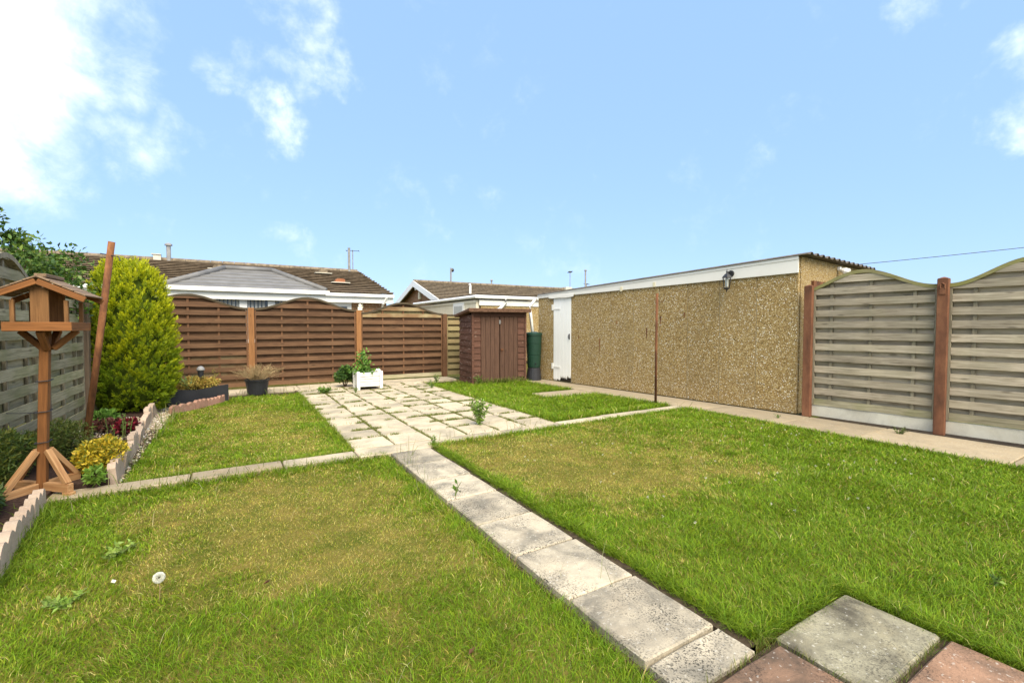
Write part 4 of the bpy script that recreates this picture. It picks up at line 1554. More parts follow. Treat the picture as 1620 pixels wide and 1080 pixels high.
pton = np.clip(.05 + .26 * pz + .9 * (fbm(np.cos(pt) * 3 + 4, np.sin(pt) * 3 + pz * 3.2, 9, 3) - .5) + RNG.normal(0, .10, NP), 0, 1)
t = np.tile(np.linspace(0, 1, NS), NP)
c0, A, pl, tn, ou = [np.repeat(q, NS, 0) for q in (pc, pa, plen, pton, pout)]
n = NP * NS
side = RNG.normal(0, 1, (n, 3))
side -= A * (side * A).sum(1, keepdims=True)
side /= np.linalg.norm(side, axis=1, keepdims=True)
P = c0 + A * (pl * t * .85)[:, None]
D = A + side * (.75 - .45 * t)[:, None]
D /= np.linalg.norm(D, axis=1, keepdims=True)
Nn = ou + RNG.normal(0, .6, (n, 3))
L = pl * (.55 - .18 * t) * RNG.uniform(.7, 1.2, n)
gold = np.array([.74, .72, .014])
green = np.array([.18, .29, .014])
ton = np.clip(tn * (.45 + .85 * t) + .12 * t + RNG.normal(0, .07, n), 0, 1)[:, None]
tipc = green * (1 - ton) + gold * ton
basec = tipc * .45 + green * .45
parts = []
S = np.cross(D, Nn)
S /= np.linalg.norm(S, axis=1, keepdims=True)
parts.append(leaves(P, D, Nn, L, L * .17, basec, tipc))
for t_, sgn in [(.25, 1), (.40, -1), (.55, 1), (.70, -1)]:
    Pk = P + D * (L * t_)[:, None]
    Dk = D * .9 + S * sgn * .6 + RNG.normal(0, .10, (n, 3))
    parts.append(leaves(Pk, Dk, Nn, L * (.52 - .30 * t_), L * .10, basec * (1 - t_) + tipc * t_, tipc))
V, F, C = merge(parts)
plant_obj('crown', V, F, C, M['leaf'], CN)
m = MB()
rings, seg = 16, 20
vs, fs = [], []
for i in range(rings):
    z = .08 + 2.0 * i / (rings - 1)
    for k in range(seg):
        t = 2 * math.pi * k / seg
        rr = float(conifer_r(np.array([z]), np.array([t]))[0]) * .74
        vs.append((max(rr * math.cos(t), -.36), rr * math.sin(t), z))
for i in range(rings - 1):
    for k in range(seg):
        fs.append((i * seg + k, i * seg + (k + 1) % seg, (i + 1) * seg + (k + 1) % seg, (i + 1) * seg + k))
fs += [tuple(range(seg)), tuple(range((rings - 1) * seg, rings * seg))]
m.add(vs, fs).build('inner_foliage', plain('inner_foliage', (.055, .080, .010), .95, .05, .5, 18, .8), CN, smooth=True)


def shrub(name, label, cat, loc, rad, n, leaf_l, leaf_w, palette, zc=None, tips=None, group=None, twigs=8, zb=.3, shell=.45, stem_mat='bark', lumps=0):
    o = empty(name, (loc[0], loc[1], loc[2]), 0, label, cat, group)
    rx, ry_, rz3 = rad
    d = unit(n)
    rr = RNG.uniform(shell, 1, n) ** .5
    if lumps:
        c = unit(lumps) * .55
        ci = RNG.integers(0, lumps, n)
        p = c[ci] + d * (RNG.uniform(.3, 1, n) ** .5 * .48)[:, None]
    else:
        p = d * rr[:, None]
    P_ = p * np.array([rx, ry_, rz3]) + np.array([0, 0, zc if zc is not None else rz3])
    keep = P_[:, 2] > .0
    P_, d = P_[keep], d[keep]
    k = len(P_)
    Dd = d * .7 + unit(k, zb)
    Nn_ = unit(k, 1.0)
    L_ = leaf_l * RNG.uniform(.6, 1.3, k)
    cc = pal(k, palette)
    tc_ = jit(np.array(tips)[RNG.integers(0, len(tips), k)]) if tips is not None else cc
    V_, F_, C_ = leaves(P_, Dd, Nn_, L_, L_ * leaf_w, cc, tc_)
    plant_obj('foliage', V_, F_, C_, M['leaf'], o)
    m_ = MB()
    for i in range(twigs):
        a = random.uniform(0, 6.28)
        q_ = Vector((rx * .7 * math.cos(a), ry_ * .7 * math.sin(a), (zc if zc is not None else rz3) + rz3 * random.uniform(-.1, .6)))
        m_.tube([(0, 0, -.03), q_ * .5 + Vector((0, 0, .02)), q_], [.012, .008, .003], 5)
    m_.build('stems', M[stem_mat], o)
    return o


# ---- big shrub beyond the left fence
BS = empty('tree', (-2.70, 7.80, -.42), 0, 'dark green glossy leaved tree leaning over the left fence', 'tree')
MB().tube([(0, 0, 0), (.05, .05, 1.0), (.1, .2, 2.2)], [.10, .08, .04], 10).build('trunk', M['bark'], BS)
br = MB()
cl_c, cl_r = [], []
for i in range(34):
    a = random.uniform(0, 6.28)
    e_ = random.uniform(-.2, 1.0)
    rr = random.uniform(.35, .95)
    c = Vector((rr * math.cos(a) * .95 + .05, rr * math.sin(a) * 1.05, 2.05 + e_ * .85 * (1.1 - rr * .6)))
    cl_c.append(c)
    cl_r.append(random.uniform(.16, .30))
for c, rad in (((.35, .75, 2.62), .14), ((.30, .95, 2.55), .12), ((.1, .35, 3.05), .17), ((.05, .1, 3.1), .15), ((.08, .3, 2.8), .2), ((.0, .0, 2.9), .2), ((.28, .6, 2.85), .13), ((.45, .95, 2.30), .2), ((.4, .6, 2.3), .25), ((.45, 1.15, 2.1), .2)):
    cl_c.append(Vector(c))
    cl_r.append(rad)
for c in cl_c:
    br.tube([(0.05, .05, .9 + random.uniform(0, .5)), c * .55 + Vector((0, 0, .5)), c], [.03, .018, .005], 5)
br.build('branches', M['bark'], BS)
per = 330
cc = np.array([list(c) for c in cl_c])
P = np.repeat(cc, per, 0)
rr = np.repeat(np.array(cl_r), per)
n = len(P)
d = unit(n)
P = P + d * (rr * RNG.uniform(.3, 1.1, n))[:, None]
cols = pal(n, [(.055, .12, .020), (.08, .16, .022), (.11, .19, .028), (.045, .09, .02), (.16, .23, .04)])
V, F, C = leaves(P, d * .5 + unit(n, .2), unit(n, 1.2), RNG.uniform(.045, .085, n), RNG.uniform(.026, .042, n), cols)
plant_obj('crown', V, F, C, M['leaf'], BS)

# ---- left bed plants
shrub('shrub', 'low dark green spiky shrub by the left fence, left of the bird table', 'shrub', (-1.60, 5.34, .02), (.15, .40, .26), 5200, .045, .22,
      [(.05, .10, .02), (.07, .125, .025), (.10, .15, .03)], tips=[(.13, .18, .03), (.09, .14, .03), (.24, .24, .03)], zc=.20, lumps=14)
shrub('shrub', 'dark green shrub behind the bird table, reaching to the leaning rusty post', 'shrub', (-1.42, 5.92, .02), (.25, .42, .21), 6000, .04, .26,
      [(.055, .10, .02), (.075, .13, .025), (.10, .14, .025), (.12, .09, .035)], tips=[(.12, .17, .03), (.19, .21, .04)], zc=.19, lumps=16)
shrub('shrub', 'yellow leaved low shrub spilling over the edging, right of the leaning post', 'shrub', (-1.04, 5.42, .02), (.17, .42, .15), 5200, .034, .42,
      [(.50, .36, .022), (.62, .45, .03), (.38, .32, .02), (.20, .22, .02)], zc=.15, lumps=18)
shrub('shrub', 'low green plants in the bed behind the near scalloped edging', 'shrub', (-1.46, 4.35, .02), (.13, .36, .12), 2800, .05, .3,
      [(.045, .085, .018), (.07, .12, .02), (.10, .15, .03)], zc=.12, lumps=10)
shrub('plant', 'small crimson leaved plant beside the edging under the conifer', 'plant', (-1.12, 7.0, .03), (.11, .14, .07), 500, .05, .7,
      [(.16, .012, .02), (.24, .02, .035), (.10, .012, .018)], zc=.09, twigs=4)
shrub('plant', 'dull maroon leaved plant in the dark soil of the left bed', 'plant', (-1.36, 7.25, .03), (.16, .18, .06), 420, .05, .6,
      [(.10, .03, .025), (.14, .05, .03), (.07, .04, .02)], zc=.08, twigs=4)
shrub('plant', 'light green leafy plant at the foot of the leaning rusty post', 'plant', (-1.42, 7.55, .03), (.12, .16, .09), 420, .06, .6,
      [(.10, .20, .03), (.14, .26, .04)], zc=.12, twigs=4)
shrub('plant', 'bright green leafy weed at the end of the concrete strip beside the bird table', 'weed', (-.99, 4.90, .0), (.06, .07, .06), 170, .045, .5,
      [(.14, .25, .03), (.18, .30, .04)], zc=.10, twigs=5)
# tall thin plants in the bed
o = empty('plant', (-1.2, 6.75, .03), 0, 'thin upright green stems in front of the maroon plant', 'plant')
P, D = [], []
gs = plain('green_stem', (.12, .17, .04), .7, .2)
for i in range(7):
    x, y = random.uniform(-.16, .16), random.uniform(-.2, .2)
    h = random.uniform(.15, .28)
    MB().tube([(x, y, 0), (x + .01, y, h * .5), (x + random.uniform(-.03, .03), y + .02, h)], .004, 5).build('stem', gs, o)
    for k in range(14):
        P.append((x, y, h * random.uniform(.3, 1)))
P = np.array(P)
V, F, C = leaves(P, unit(len(P), .5), unit(len(P), 1), RNG.uniform(.02, .04, len(P)), np.full(len(P), .014), pal(len(P), [(.13, .19, .04), (.10, .16, .03)]))
plant_obj('foliage', V, F, C, M['leaf'], o)

# ---- trough plants
o = shrub('plant', 'yellow and orange small leaved plants filling the black trough', 'plant', (-.60, 9.56, .18), (.42, .14, .13), 3400, .034, .6,
          [(.40, .31, .05), (.48, .40, .09), (.36, .20, .05), (.24, .22, .03)], zc=.13, tips=[(.62, .50, .13), (.48, .28, .07), (.58, .50, .11)], lumps=18)
o.rotation_euler = (0, 0, R(27))
o = empty('plant', (-.72, 9.50, .20), R(27), 'broad pale green strap leaves beside the post light in the trough', 'plant')
n = 6
P = RNG.uniform(-.02, .02, (n, 3)) + np.array([0, -.05, .06])
V, F, C = leaves(P, np.array([[-.55, 0, .9], [-.25, -.1, 1], [-.75, .1, .75], [.2, 0, 1], [-.4, .2, .9], [.45, .1, .9]]), np.tile([0, -1, .3], (n, 1)).astype(float), RNG.uniform(.20, .28, n), np.full(n, .045), pal(n, [(.26, .36, .13), (.20, .30, .10)]))
plant_obj('foliage', V, F, C, M['leaf'], o)
o = empty('plant', (-.36, 9.72, .20), 0, 'wispy yellow stalk rising at the right of the post light', 'plant')
n = 70
t = RNG.uniform(.2, 1, n)
P = np.stack([.05 * t + RNG.normal(0, .03, n) * t, RNG.normal(0, .03, n), .34 * t], 1)
V, F, C = leaves(P, unit(n, .4), unit(n, 1), RNG.uniform(.02, .045, n), np.full(n, .012), pal(n, [(.36, .30, .06), (.28, .26, .05)]))
plant_obj('foliage', V, F, C, M['leaf'], o)
MB().tube([(0, 0, 0), (.02, 0, .2), (.05, 0, .34)], .004, 5).build('stem', M['bark'], o)

# ---- twiggy plant in pot
o = empty('plant', (.36, 10.22, .22), 0, 'dry straw coloured twiggy plant spreading from the black pot', 'plant')
m = MB()
for i in range(150):
    a = random.uniform(0, 6.28)
    sp = random.uniform(.05, .52)
    h = random.uniform(.18, .36) * (1.05 - .5 * sp)
    b0 = Vector((random.uniform(-.08, .08), random.uniform(-.08, .08), 0))
    p1 = b0 + Vector((sp * .45 * math.cos(a), sp * .45 * math.sin(a), h * .6))
    p2 = b0 + Vector((sp * math.cos(a), sp * math.sin(a), h))
    m.tube([b0, p1, p2], [.004, .003, .0015], 4)
    for k in range(2):
        q_ = p1.lerp(p2, random.uniform(0, .8))
        m.tube([q_, q_ + Vector((random.uniform(-.07, .07), random.uniform(-.07, .07), random.uniform(.02, .09)))], [.0025, .0012], 4)
m.build('twigs', plain('dry_twig', (.30, .22, .115), .9, .1, .35, 8), o)
n = 900
a = RNG.uniform(0, 6.28, n)
sp = RNG.uniform(0, .42, n)
P = np.stack([sp * np.cos(a), sp * np.sin(a), RNG.uniform(.05, .33, n) * (1.05 - .6 * sp)], 1)
V, F, C = leaves(P, unit(n, .4), unit(n, 1), RNG.uniform(.015, .035, n), np.full(n, .007), pal(n, [(.32, .25, .12), (.26, .22, .10), (.22, .12, .07), (.38, .32, .18)]))
plant_obj('foliage', V, F, C, M['leaf'], o)

# ---- plant in the white planter and bush behind it
o = empty('plant', (2.32, 9.82, .32), 0, 'fresh green climbing plant growing out of the white planter', 'plant')
n = 520
t = RNG.uniform(0, 1, n)
sp = .19 * (1 - .55 * t)
P = np.stack([RNG.normal(0, 1, n) * sp * .6, RNG.normal(0, 1, n) * sp * .6, t ** 1.5 * .46 + RNG.uniform(0, .05, n)], 1)
P[:, 0] -= .02
keep = RNG.uniform(0, 1, n) < 1 - .55 * t
P = P[keep]
n = len(P)
V, F, C = leaves(P, unit(n, -.1), unit(n, 1.2), RNG.uniform(.05, .095, n), RNG.uniform(.035, .06, n), pal(n, [(.11, .24, .03), (.15, .30, .04), (.19, .34, .06), (.08, .17, .03)]))
plant_obj('foliage', V, F, C, M['leaf'], o)
vine = plain('vine_stem', (.12, .15, .04), .8, .2)
for i in range(5):
    q_ = Vector((random.uniform(-.08, .06), random.uniform(-.06, .06), random.uniform(.25, .5)))
    MB().tube([(0, 0, -.06), q_ * .5, q_], .005, 5).build('stem', vine, o)
shrub('shrub', 'dark green bush against the brown fence behind the white planter', 'shrub', (2.02, 10.25, .0), (.22, .20, .24), 1500, .07, .55,
      [(.055, .12, .025), (.07, .15, .03), (.10, .19, .03), (.04, .09, .02)], zc=.22, lumps=8)

# ---- single weeds on the paving


def weed(loc, h, spread, n, label, palette=((.12, .21, .03), (.16, .26, .04), (.09, .16, .03)), ll=.05, lw=.3, stems=6, flowers=0, name='weed'):
    o = empty(name, loc, 0, label, 'weed')
    m_ = MB()
    P_ = []
    for i in range(stems):
        a = random.uniform(0, 6.28)
        tp_ = Vector((math.cos(a) * spread * random.uniform(.3, 1), math.sin(a) * spread * random.uniform(.3, 1), h * random.uniform(.65, 1)))
        m_.tube([(0, 0, -.02), tp_ * .5 + Vector((0, 0, h * .08)), tp_], [.004, .003, .0015], 4)
        for k in range(n // stems):
            t_ = random.uniform(.08, 1)
            q_ = tp_ * t_
            P_.append((q_.x, q_.y, q_.z + h * .15 * t_ * (1 - t_)))
    m_.build('stems', M['weed_stem'], o)
    P_ = np.array(P_)
    k = len(P_)
    V_, F_, C_ = leaves(P_, unit(k, .35), unit(k, 1), ll * RNG.uniform(.5, 1.2, k), ll * lw * RNG.uniform(.7, 1.2, k), pal(k, palette))
    if flowers:
        q_ = P_[RNG.integers(0, k, flowers)] + np.array([0, 0, .01])
        v2 = leaves(q_, unit(flowers, .5), unit(flowers, 1), np.full(flowers, .016), np.full(flowers, .014), pal(flowers, [(.75, .74, .6)]))
        V_, F_, C_ = merge([(V_, F_, C_), v2])
    plant_obj('foliage', V_, F_, C_, M['leaf'], o)
    return o


M['weed_stem'] = plain('weed_stem', (.13, .17, .05), .8, .2)
weed((2.76, 5.37, 0), .36, .17, 520, 'tall bushy weed growing from a joint near the front of the patio', palette=((.16, .27, .04), (.21, .32, .05), (.12, .2, .03)), ll=.062, lw=.34, stems=18, flowers=16)
weed((4.02, 10.0, 0), .20, .12, 120, 'clump of weeds at the step left of the shed', ll=.05, stems=9)
weed((3.55, 9.1, 0), .17, .11, 110, 'small weed tuft on the far part of the patio, near the bright lawn', ll=.045, stems=8)
weed((1.50, 9.52, 0), .09, .2, 130, 'flat leafy weed where the far lawn meets the patio, left of the white planter', ll=.09, lw=.45, stems=12)
weed((1.43, 3.20, 0), .12, .05, 10, 'little broad leaved seedling at the left edge of the slab path', ll=.05, lw=.55, stems=3)
weed((1.86, 4.72, 0), .10, .06, 26, 'tiny weed in the strip at the head of the path', ll=.04, stems=4)
weed((2.02, 9.25, 0), .10, .08, 60, 'tuft of grass at the foot of the white planter', ll=.05, lw=.2, stems=8)
weed((-.20, 10.05, 0), .14, .07, 60, 'small green weed between trough and black pot', ll=.05, lw=.45, stems=5)
weed((4.72, 9.22, 0), .22, .13, 110, 'straggly weeds at the left corner of the shed', ll=.05, stems=10, flowers=4)
weed((6.92, 2.25, -.02), .10, .10, 120, 'dark tuft of weed under the gravel board of the right fence', palette=((.06, .08, .02), (.09, .11, .03)), ll=.035, stems=14)
weed((7.02, 1.13, -.04), .12, .08, 60, 'light green weed in the gap under the second right fence panel', ll=.045, lw=.4, stems=6)
weed((6.62, 3.55, 0), .05, .05, 30, 'tiny weed in the concrete path near the garage corner', ll=.03, stems=5)
weed((-.62, 3.45, -.03),   .045, .13, 120, 'broad leaved weed rosette in the left lawn by the edging', ll=.036, lw=.5, stems=12, palette=((.20, .31, .05), (.25, .35, .07)))
weed((-.72, 2.95, -.03),  .040, .12, 110, 'leafy weed patch in the near lawn, left of the dandelion clock', ll=.034, lw=.5, stems=11, palette=((.18, .29, .04), (.22, .33, .06)))
weed((3.28, .66, 0), .07, .04, 14, 'small leafy weed beside the pink slab', ll=.045, lw=.5, stems=3)

# dandelion clock
o = empty('dandelion', (-.34, 2.78, -.04), 0, 'white dandelion seed head standing in the near lawn', 'dandelion')
MB().tube([(0, 0, 0), (.004, 0, .06), (.0, .004, .10)], .0022, 5).build('stem', plain('dandelion_stem', (.28, .2, .1), .7, .2), o)
n = 900
d = unit(n)
V, F, C = leaves(np.tile([[0, .004, .115]], (n, 1)) + d * .012, d, unit(n), np.full(n, .015), np.full(n, .006), np.tile([[.82, .82, .74]], (n, 1)))
plant_obj('seed_head', V, F, C, M['leaf'], o)
MB().lathe([(.002, -.005), (.005, 0), (.002, .005)], 8).build('seed_core', M['bark'], o, (0, .004, .115))
m = MB().box((0, 0, 0), (.018, .014, .008), Matrix.Rotation(.5, 3, 'Y'))
tag(m.build('paper_scrap', M['ornament'], None, (-.56, 3.06, -.012)), 'tiny white scrap lying in the grass left of the dandelion clock', 'litter')
for x, y, lb in ((.10, 2.62, 'curled brown leaf lying in the middle of the near lawn'), (.78, 1.62, 'dead brown leaf near the bottom end of the slab path')):
    V, F, C = leaves(np.array([[0, 0, 0], [.004, .002, .001]]), np.array([[1, .3, .35], [.9, .5, .1]]), np.array([[0, .4, 1.], [0, -.3, 1.]]), np.array([.045, .038]), np.array([.026, .02]), np.array([[.17, .085, .035], [.13, .06, .03]]))
    tag(plant_obj('dead_leaf', V, F, C, M['leaf'], None, (x, y, -.012)), lb, 'leaf')

# ---- gravel in the bed
def gravel(n, area, z, label, size=(.008, .022)):
    base = np.array([(1, 0, 0), (-1, 0, 0), (0, 1, 0), (0, -1, 0), (0, 0, .7), (0, 0, -.7)], float)
    fc = np.array([(0, 2, 4), (2, 1, 4), (1, 3, 4), (3, 0, 4), (2, 0, 5), (1, 2, 5), (3, 1, 5), (0, 3, 5)])
    x0, x1, y0, y1 = area
    P_ = np.stack([RNG.uniform(x0, x1, n), RNG.uniform(y0, y1, n), np.full(n, z)], 1)
    s_ = RNG.uniform(*size, n)
    V_ = P_[:, None, :] + base[None] * s_[:, None, None] * RNG.uniform(.6, 1.2, (n, 6, 3))
    F_ = fc[None] + (np.arange(n) * 6)[:, None, None]
    C_ = np.repeat(pal(n, [(.50, .42, .30), (.36, .28, .18), (.60, .55, .46), (.28, .22, .15)]), 6, 0)
    o_ = link('gravel', big_mesh('gravel', V_.reshape(-1, 3), F_.reshape(-1, 3), C_, M['stone_col'], 3))
    return tag(o_, label, 'gravel', kind='stuff')


s = NT('stone_colour')
at = s.n('ShaderNodeAttribute', attribute_name='Col')
M['stone_col'] = s.done(at.outputs['Color'], .85, .25)
gravel(1500, (-1.04, -.84, 7.4, 9.9), -.022, 'pale gravel beside the edging between conifer and trough')
gravel(420, (-1.05, -.85, 5.0, 7.4), -.025, 'scattered small stones in the earth strip by the edging')
gravel(900, (-1.70, -1.05, 6.2, 8.2), .036, 'pale chippings scattered over the planting bed', (.006, .016))
gravel(260, (6.96, 7.2, -.4, 3.3), -.045, 'small stones in the gap under the right fence', (.006, .014))

# ================================================================== GRASS


def inside(poly, X, Y):
    r_ = np.zeros(len(X), bool)
    n_ = len(poly)
    j = n_ - 1
    for i in range(n_):
        xi, yi = poly[i]
        xj, yj = poly[j]
        c = ((yi > Y) != (yj > Y)) & (X < (xj - xi) * (Y - yi) / (yj - yi + 1e-12) + xi)
        r_ ^= c
        j = i
    return r_


def edge_dist(poly, X, Y):
    d_ = np.full(len(X), 9.0)
    for (x0, y0), (x1, y1) in zip(poly, poly[1:] + poly[:1]):
        ex_, ey_ = x1 - x0, y1 - y0
        t_ = np.clip(((X - x0) * ex_ + (Y - y0) * ey_) / (ex_ ** 2 + ey_ ** 2), 0, 1)
        d_ = np.minimum(d_, np.hypot(X - x0 - t_ * ex_, Y - y0 - t_ * ey_))
    return d_


# dry (positive) and lush (negative) patches: x, y, radius, amount
PATCH = [(.42, 3.73, .55, .55), (.59, 2.8, .5, .5), (-.18, 3.95, .5, .35), (1.0, 3.85, .25, .35), (.1, 3.2, .6, .4), (.3, 4.3, .5, .3),
         (-.95, 3.83, .35, -.6), (-.5, 2.4, .45, -.45), (.31, 2.25, .25, -.3), (.75, 1.95, .25, -.4), (1.2, 4.3, .18, -.45), (1.1, 1.4, .4, -.5), (-.9, 4.45, .3, -.4),
         (2.88, 3.61, .7, .65), (2.86, 2.85, .55, .5), (2.4, 4.34, .55, .6), (3.77, 2.65, .6, .45), (3.7, 4.05, .7, .4), (2.2, 3.6, .4, .3), (2.5, 3.0, .5, .3),
         (6.0, 4.5, .4, -.4), (5.2, 2.2, .8, -.55), (4.3, 1.3, .8, -.65), (2.7, 1.3, .7, -.65), (1.95, 3.3, .22, -.5), (1.95, 2.2, .3, -.5), (3.6, 2.25, .2, -.3), (6.0, 2.5, .7, -.5), (6, 1.3, .8, -.5), (3.3, 1.5, .6, -.4),
         (4.6, 3.6, .5, .12), (5.3, 3.4, .5, .05),
         (.2, 7.5, .7, .5), (.4, 5.9, .5, .25), (-.2, 8.8, .5, .4), (-.4, 6.6, .4, .3), (.9, 6.5, .3, -.4), (.9, 8.3, .35, -.3), (-.6, 5.6, .35, -.2),
         (4.6, 8.6, 1.2, -.35), (5.2, 6.0, 1.0, -.35)]


def dryness(X, Y):
    d_ = np.full(len(X), .13)
    for x, y, r_, a in PATCH:
        d_ += (1.30 if a > 0 else .9) * a * np.exp(-((X - x) ** 2 + (Y - y) ** 2) / (r_ * r_))
    d_ += 1.0 * (fbm(X * 1.7 + 5, Y * 1.7, 11, 4) - .5) + 1.0 * (fbm(X * 5, Y * 5 + 3, 21, 4) - .5) + .8 * (fbm(X * 17, Y * 17 + 3, 61, 3) - .5)
    return np.clip(d_, 0, 1)


def grass(poly, dens_fn, label, lush=0.0, hmul=1.0, seed=0, gz_=LZ):
    xs_ = [p[0] for p in poly]
    ys_ = [p[1] for p in poly]
    x0, x1, y0, y1 = min(xs_), max(xs_), min(ys_), max(ys_)
    parts_ = []
    step = .5
    for cx in np.arange(x0, x1, step):
        for cy in np.arange(y0, y1, step):
            # rough view cull (kept generous so a step aside still shows grass)
            mx, my = cx + step / 2, cy + step / 2
            fwd = mx * .5203 + my * .854
            sid = mx * .854 - my * .5203
            if fwd < .75 or abs(sid) > fwd * 1.35 + .8:
                continue
            dist = math.hypot(mx, my)
            n_ = int(dens_fn(dist) * step * step)
            X = RNG.uniform(cx, cx + step, n_)
            Y = RNG.uniform(cy, cy + step, n_)
            k = inside(poly, X, Y)
            X, Y = X[k], Y[k]
            if len(X):
                parts_.append((X, Y, np.full(len(X), dist)))
    X = np.concatenate([p[0] for p in parts_])
    Y = np.concatenate([p[1] for p in parts_])
    dist = np.concatenate([p[2] for p in parts_])
    ed = edge_dist(poly, X, Y)
    dr = np.clip(dryness(X, Y) - lush, 0, 1)
    edge_l = np.exp(-(ed / .10) ** 2)
    dr = np.clip(dr - .35 * edge_l, 0, 1)
    tuft = fbm(X * 5.5, Y * 5.5, 31 + seed, 3)
    # thin out in the driest places
    k = RNG.uniform(0, 1, len(X)) > .10 * dr
    X, Y, dist, ed, dr, edge_l, tuft = [a[k] for a in (X, Y, dist, ed, dr, edge_l, tuft)]
    n_ = len(X)
    green_ = 1 - dr
    H = (.015 + .020 * green_ ** 1.5 * (0.3 + 1.2 * tuft) + .022 * edge_l) * RNG.uniform(.5, 1.45, n_) * hmul
    Wd = .00165 * RNG.uniform(.7, 1.4, n_) * np.clip(dist / 2.3, 1, 3.2) * (1 + .35 * green_)
    straw = RNG.uniform(0, 1, n_) < (.04 + .70 * dr)
    c = np.empty((n_, 3))
    gpal = np.array([(.148, .258, .009), (.185, .31, .010), (.108, .195, .009), (.25, .345, .014), (.158, .268, .012)])
    spal = np.array([(.60, .50, .15), (.74, .63, .26), (.50, .44, .08), (.36, .36, .04), (.50, .36, .12), (.30, .21, .07)])
    c[:] = gpal[RNG.integers(0, 5, n_)]
    c[straw] = spal[RNG.integers(0, 6, straw.sum())]
    # yellow-green shift where half dry
    c = c * (1 - .35 * dr[:, None]) + np.array([.35, .30, .04]) * (.35 * dr[:, None])
    c = jit(c, .36)
    P_ = np.stack([X, Y, np.full(n_, gz_ - .004)], 1)
    az = 2 * np.pi * fbm(X * 2.3, Y * 2.3, 41, 3) * 2 + RNG.normal(0, 1.5, n_)
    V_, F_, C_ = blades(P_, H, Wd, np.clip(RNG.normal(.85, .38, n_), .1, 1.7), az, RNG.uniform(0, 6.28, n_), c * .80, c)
    # longer stray stalks
    m_ = int(n_ * .0014)
    i = RNG.integers(0, n_, m_)
    Hs = RNG.uniform(.06, .15, m_)
    cs = pal(m_, [(.34, .32, .12), (.24, .28, .06), (.40, .36, .2)])
    s_ = blades(P_[i], Hs, .0016 * np.clip(dist[i] / 2.6, 1, 3), np.clip(RNG.normal(.5, .3, m_), 0, 1.1), RNG.uniform(0, 6.28, m_), RNG.uniform(0, 6.28, m_), cs, cs)
    V_, F_, C_ = merge([(V_, F_, C_), s_])
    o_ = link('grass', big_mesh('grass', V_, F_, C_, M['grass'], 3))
    print('grass', label, n_)
    return tag(o_, label, 'grass', kind='stuff')


def dens(d_):
    return float(np.interp(d_, [1.5, 2.5, 4, 6, 9, 12], [30000, 24000, 14500, 8200, 5000, 3800]))


grass([(-1.18, .2), (1.315, .2), (1.315, 4.69), (-1.2, 4.69)], dens, 'short patchy grass of the lawn left of the path', 0, 1.0, 0)
grass([(1.84, 1.05), (2.565, 1.05), (2.565, -.8), (6.25, -.8), (6.25, 4.77), (1.84, 4.77)], dens, 'grass of the large lawn right of the path', .05, 1.12, 1, LZR)
grass(LAWNS['far_left'], dens, 'grass of the lawn square beside the conifer bed', .05, 1.0, 2)
grass(LAWNS['far_right'], dens, 'long bright grass of the lawn before the shed', .55, 1.6, 3, LZR)


# weeds and moss in the paving joints, fringe along edges
def fringe(segs, per_m, hr, label, spread=.012, z=-.01, palette=((.10, .15, .02), (.16, .19, .03), (.22, .21, .06), (.12, .16, .03)), patchy=0.0, name='joint_weeds', lean_to=None):
    A, B_ = [], []
    P_ = []
    for (x0, y0), (x1, y1) in segs:
        L_ = math.hypot(x1 - x0, y1 - y0)
        n_ = int(L_ * per_m)
        t_ = RNG.uniform(0, 1, n_)
        X = x0 + (x1 - x0) * t_ + RNG.normal(0, spread, n_)
        Y = y0 + (y1 - y0) * t_ + RNG.normal(0, spread, n_)
        if patchy:
            k = fbm(X * 5.5, Y * 5.5, 77, 3) > patchy + RNG.normal(0, .06, n_)
            X, Y = X[k], Y[k]
        P_.append(np.stack([X, Y, np.full(len(X), z)], 1))
    P_ = np.concatenate(P_)
    n_ = len(P_)
    c = pal(n_, palette)
    dist = np.hypot(P_[:, 0], P_[:, 1])
    V_, F_, C_ = blades(P_, RNG.uniform(hr[0], hr[1], n_), .0026 * np.clip(dist / 2.6, 1, 3), np.clip(RNG.normal(.6 if lean_to is None else .95, .35, n_), 0, 1.5),
                        RNG.uniform(0, 6.28, n_) if lean_to is None else RNG.normal(lean_to, .75, n_), RNG.uniform(0, 6.28, n_), c * .8, c)
    return tag(link(name, big_mesh(name, V_, F_, C_, M['grass'], 3)), label, 'weeds', kind='stuff')


segs = []
for x in xs[1:-1]:
    segs.append(((x, 4.98), (x, 10.35)))
fringe(segs, 900, (.010, .040), 'grass and moss growing in the long joints of the patio', .011, -.014, patchy=.46, palette=((.13, .18, .03), (.22, .22, .07), (.26, .24, .10), (.15, .18, .03)))
segs = []
y = 4.975 + .45
while y < 10.3:
    for i in range(6):
        segs.append(((xs[i], y), (xs[i + 1], y)))
    y += .45
fringe(segs, 1300, (.012, .055), 'tufts of weed in the cross joints of the patio', .016, -.012, patchy=.555, palette=((.17, .22, .03), (.24, .25, .06), (.30, .28, .11), (.14, .2, .03)))
segs = [((4.66, 9.28), (5.95, 9.10)), ((4.66, 9.22), (5.9, 9.05))]
fringe(segs, 420, (.05, .22), 'long wispy grass along the foot of the shed', .03, -.03, palette=((.16, .22, .03), (.28, .27, .10), (.12, .19, .02)), name='grass')
fringe([((1.06, 4.98), (1.06, 9.9)), ((-1.2, 4.70), (1.3, 4.69)), ((1.9, 4.77), (6.2, 4.79)), ((3.72, 5.0), (3.72, 9.9)), ((-.8, 4.96), (1.0, 4.96))], 420, (.03, .085), 'untrimmed grass fringe along the lawn edges', .022, -.035,
       palette=((.15, .24, .012), (.19, .28, .015), (.28, .29, .05), (.13, .20, .012)), name='grass')
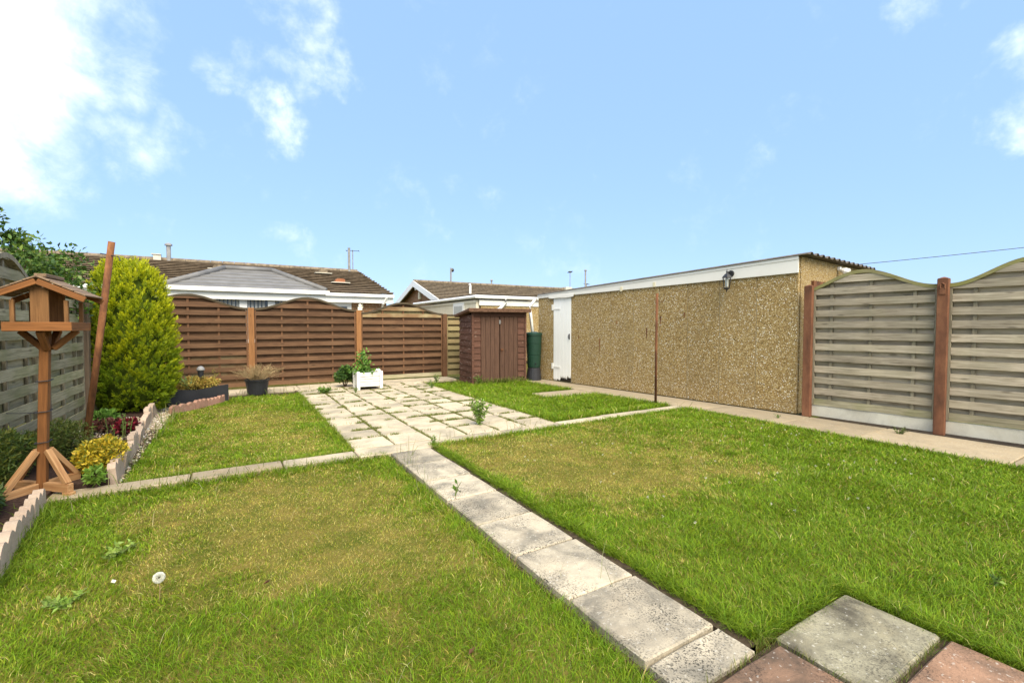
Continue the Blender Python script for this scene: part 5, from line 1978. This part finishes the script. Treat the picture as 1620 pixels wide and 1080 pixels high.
fringe([((1.30, 1.0), (1.30, 4.66))], 420, (.02, .06), 'grass along the left edge of the slab path', .02, -.038, palette=((.15, .24, .012), (.18, .27, .015), (.27, .27, .05)), patchy=.42, name='grass')
fringe([((1.86, 1.08), (1.86, 4.75)), ((1.90, 1.08), (1.89, 4.75))], 1000, (.03, .085), 'long grass hanging over the right edge of the slab path', .020, -.026, lean_to=math.pi, patchy=.33, palette=((.155, .25, .012), (.20, .29, .016), (.13, .21, .012)), name='grass')
fringe([((1.9, 1.07), (2.6, 1.07)), ((2.585, .1), (2.585, 1.07))], 1300, (.03, .085), 'long grass around the grey and pink slabs', .022, -.026, lean_to=-2.3, palette=((.155, .25, .012), (.20, .29, .016), (.13, .21, .012)), name='grass')
fringe([((1.92, .655), (2.55, .655)), ((1.912, .3), (1.912, 1.04)), ((1.79, 1.03), (1.94, 1.05)), ((1.80, 1.02), (1.92, 1.06)), ((1.80, 1.05), (1.92, 1.03)), ((1.36, 1.01), (1.9, 1.01))], 200, (.015, .05), 'sprigs of grass in the joints of the pink and grey slabs', .006, -.012)
fringe([((-1.15, 3.3), (-1.2, 4.6)), ((-1.12, 2.4), (-1.13, 3.5))], 700, (.04, .14), 'long grass against the near edging', .05, -.04, palette=((.15, .24, .015), (.19, .28, .02), (.13, .21, .015)), name='grass')
fringe([((1.36, 4.1), (1.5, 4.6)), ((1.33, 3.3), (1.42, 4.2)), ((1.7, 1.7), (1.4, 1.9)), ((-.9, 4.8), (.6, 4.75)), ((6.25, 4.9), (6.15, 5.0)), ((-.9, 5.2), (-.8, 9.0)), ((2.0, 4.9), (3.6, 4.95)), ((-.4, 10.1), (1.6, 10.2))],
       26, (.08, .24), 'scattered tall seeding grass stalks', .05, -.03, palette=((.22, .22, .08), (.30, .28, .13), (.14, .19, .04)), name='grass')

# white clover heads dotted about the big lawn
n = 60
X = RNG.uniform(2.3, 6.0, n)
Y = RNG.uniform(1.4, 4.2, n)
d = unit(n * 14)
P = np.repeat(np.stack([X, Y, np.full(n, .005)], 1), 14, 0) + d * .003
V, F, C = leaves(P, d, unit(n * 14), np.full(n * 14, .008), np.full(n * 14, .006), np.tile([[.62, .60, .48]], (n * 14, 1)))
tag(link('clover_flowers', big_mesh('clover_flowers', V, F, C, M['leaf'], 3)), 'tiny white clover flowers dotted over the large lawn', 'flowers', kind='stuff')
